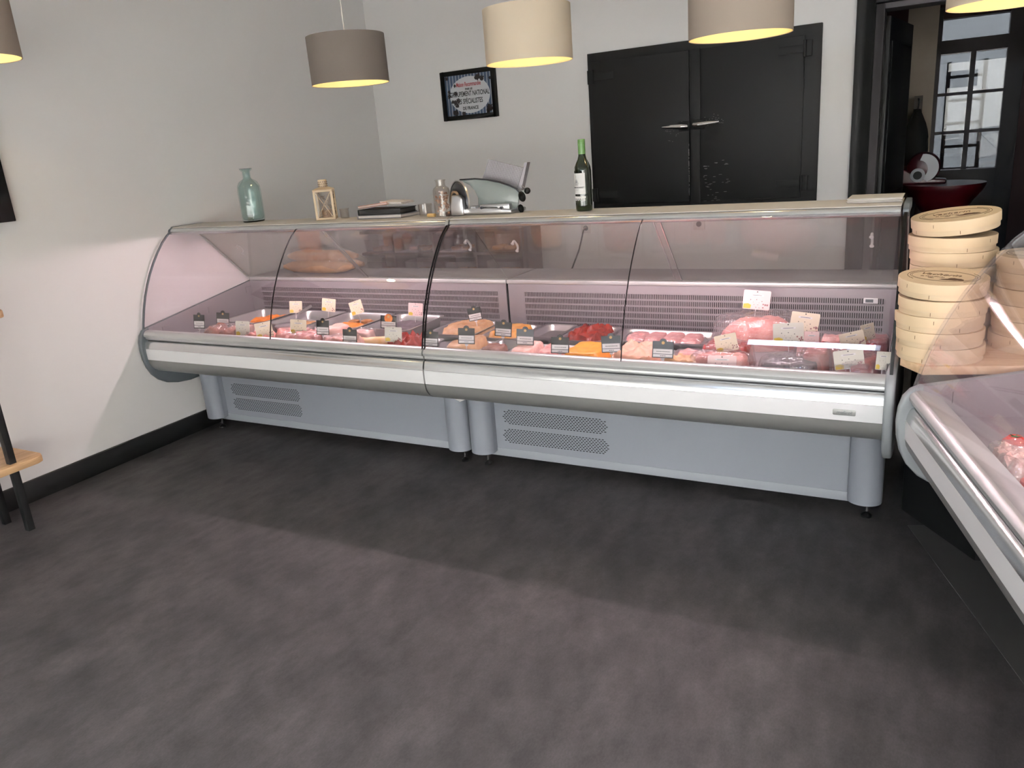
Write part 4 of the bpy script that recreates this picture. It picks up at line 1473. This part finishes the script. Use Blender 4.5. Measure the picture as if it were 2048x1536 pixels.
# stuffed rolls, seen again as reflections in the sloping doors
for k, (dx, dy) in enumerate(((-.07, .09), (.01, .11), (.08, .08), (-.03, .02))):
    o = MB().lathe([(0, 0), (.030, 0), (.036, .010), (.034, .026), (.020, .030), (.010, .024), (0, .026)], 20).build('stuffed_roll', 'food_roll')
    o.location = (X(738, 625, 3.70) + .02 + dx * 1.0, 3.52 + dy, DK + .0035)
    tag(o, ['leftmost stuffed roll', 'rear stuffed roll', 'rightmost stuffed roll', 'front stuffed roll'][k] + ' in the third rear tray', 'roll', 'stuffed rolls in the third rear tray')
# knife-like server handle leaning in the first tray
A, B = at(622, 612, 3.62), at(598, 627, 3.52)
o = MB().tube([(0, 0, 0), tuple(B - A)], [.010, .007], 10).build('serving_handle', 'steel', None)
o.location = A
tag(o, 'steel serving handle sticking out between the first and second rear trays', 'utensil')

# ---- left counter, front row
gtray(X(460, 662, 3.14), 3.12, .36, .26, .022, 'shallow tray under the cured meat at the far left', mat='white_plastic')
wrapped('cured_meat', X(462, 662, 3.12), 3.12, DK + .006, .30, .17, .066, 'cured', 'brown cured meat under film at the far left of the front row', rz=R(14), seed=2, pieces=3, bump=.3)
heap('ham_slices', X(520, 668, 3.06), 3.05, DK + .001, .20, .12, .062, 'pinkmeat', 'pale pink ham slices right of the cured meat', seed=5, bump=.4)
for k, (px_, py_, Y) in enumerate(((519, 648, 3.26), (572, 645, 3.28))):
    t = tag(empty('salad_tub', (X(px_, py_, Y), Y, DK)), 'clear round tub of pink salad, ' + ('left' if k == 0 else 'right') + ' one of two in front of the first tray', 'tub', 'two clear salad tubs')
    MB().lathe([(0, 0), (.055, 0), (.062, .062), (.066, .064), (.066, .067), (.061, .067), (.054, .003), (0, .003)], 30).build('tub_body', 'tub_clear', t)
    MB().lathe([(0, .0035), (.0535, .0035), (.059, .050), (.03, .054), (0, .052)], 26).build('salad', 'food_salad', t)
    MB().lathe([(.0655, .0675), (.0675, .0675), (.0675, .073), (.06, .076), (0, .076), (0, .0745), (.0655, .072)], 30).build('tub_lid', 'tub_clear', t)
gtray(X(615, 676, 3.14), 3.13, .40, .30, .020, 'shallow white tray under the film-wrapped pork', mat='white_plastic')
wrapped('pork_slices', X(600, 672, 3.10), 3.10, DK + .006, .26, .20, .062, 'pinkmeat', 'pale pork slices under crumpled film behind the cream tag', seed=11, pieces=4, bump=.45)
heap('chicken_breast', X(672, 662, 3.18), 3.19, DK + .006, .13, .17, .078, 'chicken', 'smooth pale chicken breast behind the dark tag', seed=14, bump=.12, p=2.4)
wrapped('veal_strips', X(665, 682, 3.03), 3.02, DK + .001, .14, .10, .062, 'veal', 'pale veal strips under film at the glass edge', seed=17, bump=.4)
gtray(-2.589, 3.08, .245, .24, .024, 'shallow tray under the golden rolled roast')
t = tag(empty('rolled_roast', (X(743, 678, 3.10), 3.10, DK + .010), R(22)), 'golden rolled roast lying on the shallow front tray', 'meat')
n_ = 10
MB().tube([(-.13 + .26 * i / n_, .006 * math.sin(i), .034) for i in range(n_ + 1)], [.012, .028, .033, .035, .034, .036, .035, .034, .033, .028, .014], 16).build('roast_body', 'food_golden', t)
heap('minced_meat', -2.62, 3.00, DK + .006, .13, .08, .060, 'chicken', 'crumbly pale mince in front of the rolled roast', seed=21, bump=.5, fscale=40)
wrapped('film_parcel', X(726, 655, 3.24), 3.24, DK + .001, .12, .10, .075, 'chicken', 'twisted film parcel behind the front dark tag', seed=23, film='film_clear', bump=.3)
gtray(X(812, 690, 3.10), 3.11, .26, .28, .040, 'steel tray of red meat left of the dark seam')
heap('red_meat_strips', X(812, 690, 3.07), 3.08, DK + .005, .21, .20, .060, 'redmeat', 'shredded red meat in the tray left of the dark seam', seed=25, bump=.55, fscale=36)

# ---- right counter
gtray(-1.992, 3.14, .175, .30, .034, 'tray of smooth tan paté right of the dark seam')
heap('tan_pate', -1.992, 3.14, DK + .005, .145, .26, .062, 'tan', 'smooth tan paté right of the dark seam', seed=31, bump=.18, fscale=9)
gtray(X(965, 645, 3.66) + .02, 3.54, .30, .34, .036, 'tray of pale dumplings in the rear row right of the seam')
heap('pale_dumplings', X(965, 645, 3.66) + .02, 3.55, DK + .005, .25, .28, .050, 'tan', 'pale dumplings in the rear tray right of the seam', seed=33, bump=.35, fscale=20)
gtray(-1.816, 3.13, .168, .30, .046, 'deep steel tray with brown terrine')
heap('brown_terrine', -1.816, 3.10, DK + .006, .115, .15, .052, 'brownp', 'brown terrine slab in the deep steel tray', seed=35, bump=.15, p=3)
gtray(-1.952, 3.52, .230, .32, .034, 'rear tray with yellow cheese dish')
heap('cheese_bake', -1.952, 3.52, DK + .005, .185, .27, .048, 'yolk', 'yellow cheese bake in the rear tray', seed=37, bump=.25)
gtray(-1.656, 3.13, .142, .30, .032, 'white porcelain tray of sliced terrine', mat='white_plastic')
heap('almond_terrine', -1.656, 3.13, DK + .005, .10, .24, .054, 'salad', 'pale sliced terrine with almonds at the glass edge', seed=39, bump=.1, p=5)
gtray(-1.520, 3.13, .120, .30, .034, 'narrow white tray of pink speckled terrine', mat='white_plastic')
heap('speckled_terrine', -1.520, 3.13, DK + .005, .088, .26, .058, 'speckled', 'pink speckled terrine in the narrow white tray', seed=41, bump=.15, fscale=20)
gtray(-1.733, 3.56, .192, .30, .036, 'nearly empty steel tray before the grille')
gtray(-1.508, 3.54, .242, .32, .036, 'rear tray of dark red stew')
heap('red_stew', -1.508, 3.55, DK + .005, .20, .27, .046, 'redstew', 'dark red stew with meat pieces in the rear tray', seed=43, bump=.6, fscale=34)
gtray(-1.346, 3.13, .218, .30, .030, 'tray of orange mousse in the front row', mat='white_plastic')
heap('orange_mousse', -1.346, 3.13, DK + .005, .18, .25, .060, 'mousse', 'bright orange mousse in the front row', seed=45, bump=.08, fscale=24, p=6, edge=.1)
gtray(-1.116, 3.13, .228, .30, .030, 'tray of pink rillettes in the front row', mat='white_plastic')
heap('pink_rillettes', -1.116, 3.13, DK + .005, .19, .26, .066, 'rillettes', 'rough pink rillettes beside the pane joint', seed=47, bump=.35, fscale=26)
gtray(-1.130, 3.57, .49, .26, .030, 'long low tray of pink slices at the rear', mat='steel')
wrapped('pink_slices', -1.130, 3.57, DK + .006, .36, .18, .030, 'speckled', 'flat pink slices under film in the long rear tray', seed=49, pieces=4, bump=.2)
gtray(-.896, 3.13, .204, .29, .030, 'tray of brown crusted paté beside the wrapped meats')
heap('crusted_pate', -.896, 3.06, DK + .005, .16, .10, .056, 'tan', 'brown crusted paté at the glass edge', seed=51, bump=.35, fscale=26)
wrapped('pink_terrine_piece', -.896, 3.19, DK + .006, .125, .075, .050, 'speckled', 'small wrapped slab of pink terrine behind the crusted paté', seed=53, rz=R(8))
# wrapped meats at the right end
wrapped('ham_joint', X(1520, 655, 3.62), 3.60, DK + .001, .38, .24, .130, 'ham', 'large wrapped ham joint with a pointed end at the rear', rz=R(12), seed=61, bump=.15, p=2.4, edge=.6)
wrapped('sausage_coil', X(1450, 690, 3.22), 3.27, DK + .001, .20, .17, .085, 'redmeat', 'orange-red sausages wrapped in film behind the tan tag', seed=63, pieces=3, bump=.3)
wrapped('wrapped_shoulder', X(1440, 720, 3.06), 3.06, DK + .001, .24, .14, .070, 'ham', 'pink wrapped shoulder behind the pink tag at the glass edge', seed=65, bump=.2, p=2.6)
wrapped('dark_wrapped_meat', X(1575, 728, 3.05), 3.06, DK + .001, .22, .17, .066, 'darkmeat', 'dark grey wrapped meat at the glass edge', seed=67, pieces=2, bump=.2, film='film_clear')
wrapped('veal_joint', -.388, 3.17, DK + .001, .105, .17, .085, 'ham', 'pink veal joint beside the dark wrapped meat', seed=69, bump=.15, p=2.4)
wrapped('beef_joint', X(1730, 735, 3.08), 3.09, DK + .001, .165, .20, .082, 'beef', 'red beef joint at the right end of the counter', seed=71, bump=.15, p=2.6)
wrapped('smoked_bacon', -.412, 3.50, DK + .001, .19, .15, .085, 'veal', 'pale smoked bacon behind the cream tags', seed=73, pieces=2, bump=.2)
wrapped('chorizo_pack', X(1690, 700, 3.32), 3.345, DK + .001, .22, .10, .075, 'redmeat', 'red chorizo pack under film near the right end', seed=75, pieces=5, bump=.3)
wrapped('small_roast', X(1745, 700, 3.36), 3.52, DK + .001, .13, .15, .080, 'beef', 'small dark roast in film at the rear right', seed=77, bump=.2)
# clear sheet leaning over the front meats
cs = [at(1503, 690, 3.16), at(1745, 704, 3.16), at(1736, 738, 3.0), at(1494, 724, 3.0)]
o = MB()
o.add([tuple(p) for p in cs] + [tuple(p + Vector((0, -.002, .002))) for p in cs], [(0, 1, 2, 3), (4, 7, 6, 5), (0, 4, 5, 1), (1, 5, 6, 2), (2, 6, 7, 3), (3, 7, 4, 0)])
o = o.build('acrylic_sheet', 'acrylic')
tag(o, 'clear acrylic sheet leaning over the wrapped meats', 'sheet')

# ---- side counter: wire rack and bagged vegetables (built in its own axes)
SC = Matrix.Translation(side_case.location) @ Matrix.Rotation(RC_ANG, 4, 'Z')


def sc(x, y, z):
    return SC @ Vector((x, y, z))


t = tag(empty('wire_rack', sc(.06, .09, DK), RC_ANG), 'white wire rack along the front of the side counter', 'rack')
m = MB()
MB().tube([(0, 0, .012), (1.85, 0, .012)], .0022, 6).tube([(0, .028, .012), (1.85, .028, .012)], .0022, 6).build('long_wire', 'white_plastic', t)
for i in range(38):
    m.tube([(.02 + i * .049, 0, .014), (.02 + i * .049, .028, .014), (.02 + i * .049, .028, .0)], .0016, 5)
stuff(m.build('cross_wires', 'white_plastic', t))
for k, (x, y, z, r_, lab) in enumerate(((.315, .215, 0, .034, 'red tomato at the left of the side counter'), (.38, .285, 0, .036, 'red tomato behind the left salad bag'),
                                       (.60, .165, 0, .034, 'red tomato near the wire rack'), (.66, .26, 0, .036, 'red tomato behind the right salad bag'), (.80, .30, 0, .035, 'red tomato right of the salad bags'))):
    t = tag(empty('tomato', sc(x, y, DK)), lab, 'tomato', 'tomatoes in the side counter')
    MB().lathe([(0, .004), (r_ * .6, 0), (r_, r_ * .7), (r_ * .95, r_ * 1.1), (r_ * .5, r_ * 1.55), (0, r_ * 1.45)], 20).build('fruit', 'food_tomato', t)
    st = MB()
    for j in range(5):
        a_ = R(72 * j)
        st.tube([(0, 0, r_ * 1.48), (r_ * .45 * math.cos(a_), r_ * .45 * math.sin(a_), r_ * 1.58)], [.003, .001], 5)
    st.build('stalk', 'food_leaf', t)
for k, (x, y, w_, d_, lab) in enumerate(((.445, .185, .17, .12, 'clear bag of pale salad, left one in the side counter'), (.74, .18, .15, .12, 'clear bag of pale salad, right one in the side counter'))):
    t = tag(empty('salad_bag', sc(x, y, DK), RC_ANG), lab, 'bag', 'salad bags in the side counter')
    heapmesh(w_, d_, .050, 90 + k, bump=.5, fscale=30).build('leaves', 'food_salad', t)
    heapmesh(w_ * 1.2, d_ * 1.2, .062, 95 + k, bump=.25, fscale=24).build('clear_film', 'film_clear', t)

# ================================================================== price tags
TN = {'D': 0, 'C': 0}
CARD = {}


def dark_tag(loc, w, h, yaw, roll, label, img=False, thin=False):
    t = tag(empty('price_tag', loc), label, 'tag', 'price tags in the counters')
    t.rotation_euler = (R(-8), roll, yaw)
    mt = 'dark_plastic' if thin else 'tag_black'
    pts = [(-w / 2, 0), (w / 2, 0), (w / 2, h * .86), (w * .17, h * .86)] + [(w * .17 * math.cos(R(a)), h * .86 + h * .14 * math.sin(R(a))) for a in range(15, 180, 15)] + [(-w * .17, h * .86), (-w / 2, h * .86)]
    MB().prism(pts, -.0008, .0008, 'y').build('card', mt, t, smooth=False)
    MB().box(-w * .45, w * .45, -.0013, -.0008, h * .22, h * .46).build('name_strip', 'tag_white', t)
    MB().box(-w * .45, w * .45, -.0013, -.0008, h * .05, h * .19).build('price_strip', 'tag_white', t)
    ln = MB()
    q = random.Random(int(loc[0] * 1000))
    for (z, a, b) in ((h * .33, -.30, .34), (h * .115, -.12, .14)):
        x = a * w
        while x < b * w:
            dx = q.uniform(.04, .09) * w
            ln.box(x, min(x + dx, b * w), -.0016, -.0012, z - h * .018, z + h * .022)
            x += dx + .018 * w
    stuff(ln.build('print', 'ink_soft', t, smooth=False))
    MB().lathe([(0, 0), (w * .075, 0), (w * .075, .0006), (0, .0006)], 16, (0, -.0008, h * .78), Matrix.Rotation(R(90), 3, 'X')).build('emblem', 'tag_gold', t)
    if img:
        MB().lathe([(0, 0), (w * .26, 0), (w * .26, .0004), (0, .0004)], 18, (0, -.00075, h * .68), Matrix.Rotation(R(90), 3, 'X')).build('picture', 'food_orange', t)
    MB().box(-w * .09, w * .09, -.0012, .0012, -h * .10, 0).build('clip', 'stick', t)
    MB().box(-.0016, .0016, -.0012, .0012, -h * .55, -h * .10).build('stick', 'stick', t)
    return t


def pale_tag(loc, w, h, yaw, roll, label, mat):
    t = tag(empty('price_tag', loc), label, 'tag', 'price tags in the counters')
    t.rotation_euler = (R(-8), roll, yaw)
    r_ = rrect(w, h, w * .05, 0, 4, 0, h / 2)
    MB().prism([(p[0], p[1]) for p in r_], -.0008, .0008, 'y').build('card', mat, t, smooth=False)
    MB().box(-w * .24, w * .24, -.0013, -.0008, h * .70, h * .79).build('name_strip', 'tag_white', t)
    ln = MB().box(-w * .17, w * .17, -.0016, -.0012, h * .735, h * .755)
    for (x, z, s_) in ((0, .92, .02), (0, .52, .014), (-.22, .50, .014), (.20, .44, .014), (-.08, .25, .010), (.06, .25, .010), (.0, .12, .012), (.1, .36, .008), (-.12, .38, .008), (.12, .10, .012)):
        ln.box(w * x - w * s_, w * x + w * s_, -.0014, -.0008, h * z - w * s_, h * z + w * s_)
    stuff(ln.build('print', 'ink', t, smooth=False))
    pts = [(-w * .47, h * .04), (-w * .20, h * .04), (-w * .18, h * .22), (-w * .30, h * .30), (-w * .47, h * .26)]
    MB().prism(pts, -.0012, -.0007, 'y').build('cheese_print', 'tag_yellow', t, smooth=False)
    q = random.Random(int(loc[0] * 777))
    gp = MB()
    for k in range(7):
        x, z = w * (.22 + .22 * q.random()), h * (.06 + .22 * q.random())
        gp.box(x, x + w * .05, -.0012, -.0007, z, z + w * .05)
    stuff(gp.build('grape_print', 'tag_mauve', t, smooth=False))
    MB().box(-.0016, .0016, -.0012, .0012, -h * .5, 0).build('stick', 'stick', t)
    return t


TAGS = [  # photo x, y of the card foot, width px, height px, depth, kind, yaw, roll, label
    ('D', 399, 657, 23, 31, 3.10, 8, 4, 'black price tag at the far left of the left counter'),
    ('D', 446, 652, 26, 30, 3.20, 10, 6, 'black price tag behind the cured meat'),
    ('pale', 486, 672, 32, 29, 3.06, 0, 3, 'white price tag right of the cured meat'),
    ('cream', 532, 675, 27, 30, 3.04, 35, -4, 'tan price tag in front of the left salad tub'),
    ('cream', 597, 668, 36, 28, 3.10, 0, 4, 'cream price tag in front of the right salad tub'),
    ('D', 646, 670, 28, 33, 3.08, 0, 3, 'black price tag before the pale chicken breast'),
    ('D', 700, 687, 31, 32, 3.00, 0, 3, 'black price tag at the glass edge left of the rolled roast'),
    ('pale', 787, 684, 37, 29, 3.03, 0, 2, 'white price tag right of the rolled roast'),
    ('I', 777, 657, 34, 29, 3.28, 0, 4, 'black price tag with an orange dish picture'),
    ('cream', 592, 626, 19, 23, 3.56, 40, 8, 'narrow cream tag at the first rear tray'),
    ('cream', 657, 623, 30, 25, 3.55, 0, 7, 'cream price tag in the second rear tray'),
    ('cream', 717, 628, 29, 26, 3.55, 0, -16, 'cream price tag tilted in the third rear tray'),
    ('pink', 831, 632, 31, 25, 3.55, 0, 4, 'pinkish price tag in the fourth rear tray'),
    ('D', 861, 693, 33, 34, 3.03, 0, 3, 'black price tag crossing the dark seam'),
    ('D', 933, 688, 35, 36, 3.04, 0, 2, 'black price tag before the brown terrine'),
    ('D', 952, 641, 29, 29, 3.52, 0, -10, 'black price tag leaning before the grille'),
    ('D', 1006, 673, 35, 33, 3.26, 0, 5, 'black price tag before the yellow cheese bake'),
    ('T', 1050, 690, 36, 36, 3.12, 0, 3, 'grey glossy price tag before the white tray'),
    ('D', 1120, 707, 37, 37, 3.02, 0, 2, 'black price tag left of the orange mousse'),
    ('T', 1223, 705, 39, 38, 3.04, 0, -2, 'grey glossy price tag right of the orange mousse'),
    ('T', 1325, 716, 42, 38, 3.00, 0, 3, 'grey glossy price tag right of the pink rillettes'),
    ('cream', 1456, 703, 43, 34, 3.16, 0, -12, 'tan price tag before the wrapped sausages'),
    ('pink', 1443, 742, 56, 30, 2.985, 0, 2, 'pink price tag standing low at the glass edge'),
    ('pink', 1511, 619, 52, 37, 3.68, 0, 6, 'pink price tag above the ham joint'),
    ('cream', 1606, 664, 54, 38, 3.52, 0, 8, 'cream price tag at the back of the wrapped meats'),
    ('pale', 1577, 686, 58, 39, 3.32, 0, -2, 'large pale price tag behind the acrylic sheet'),
    ('pink', 1622, 694, 28, 30, 3.36, 0, 2, 'small pink price tag behind the acrylic sheet'),
    ('cream', 1708, 694, 46, 30, 3.36, 0, -14, 'yellowish price tag tilted at the right end'),
    ('cream', 1738, 680, 26, 32, 3.46, 30, -6, 'tall cream tag behind the yellowish tag'),
    ('pale', 1700, 738, 56, 38, 3.03, 0, -8, 'pale price tag before the red beef joint'),
    ('pale', 1764, 740, 26, 36, 3.0, 0, 4, 'pale price tag cut by the right end of the counter'),
]
for k, px_, py_, w_, h_, Y, yaw, roll, lab in TAGS:
    p = at(px_, py_, Y)
    dist = (p - CAM).dot(_f)
    w, h = w_ / FPX * dist, h_ / FPX * dist * 1.03
    yw = R(12 + yaw)
    w /= max(.5, math.cos(yw - R(12)))
    if k in 'DTI':
        dark_tag(p, w, h, yw, R(roll), lab, img=(k == 'I'), thin=(k == 'T'))
    else:
        pale_tag(p, w, h, yw, R(roll), lab, 'tag_' + k)
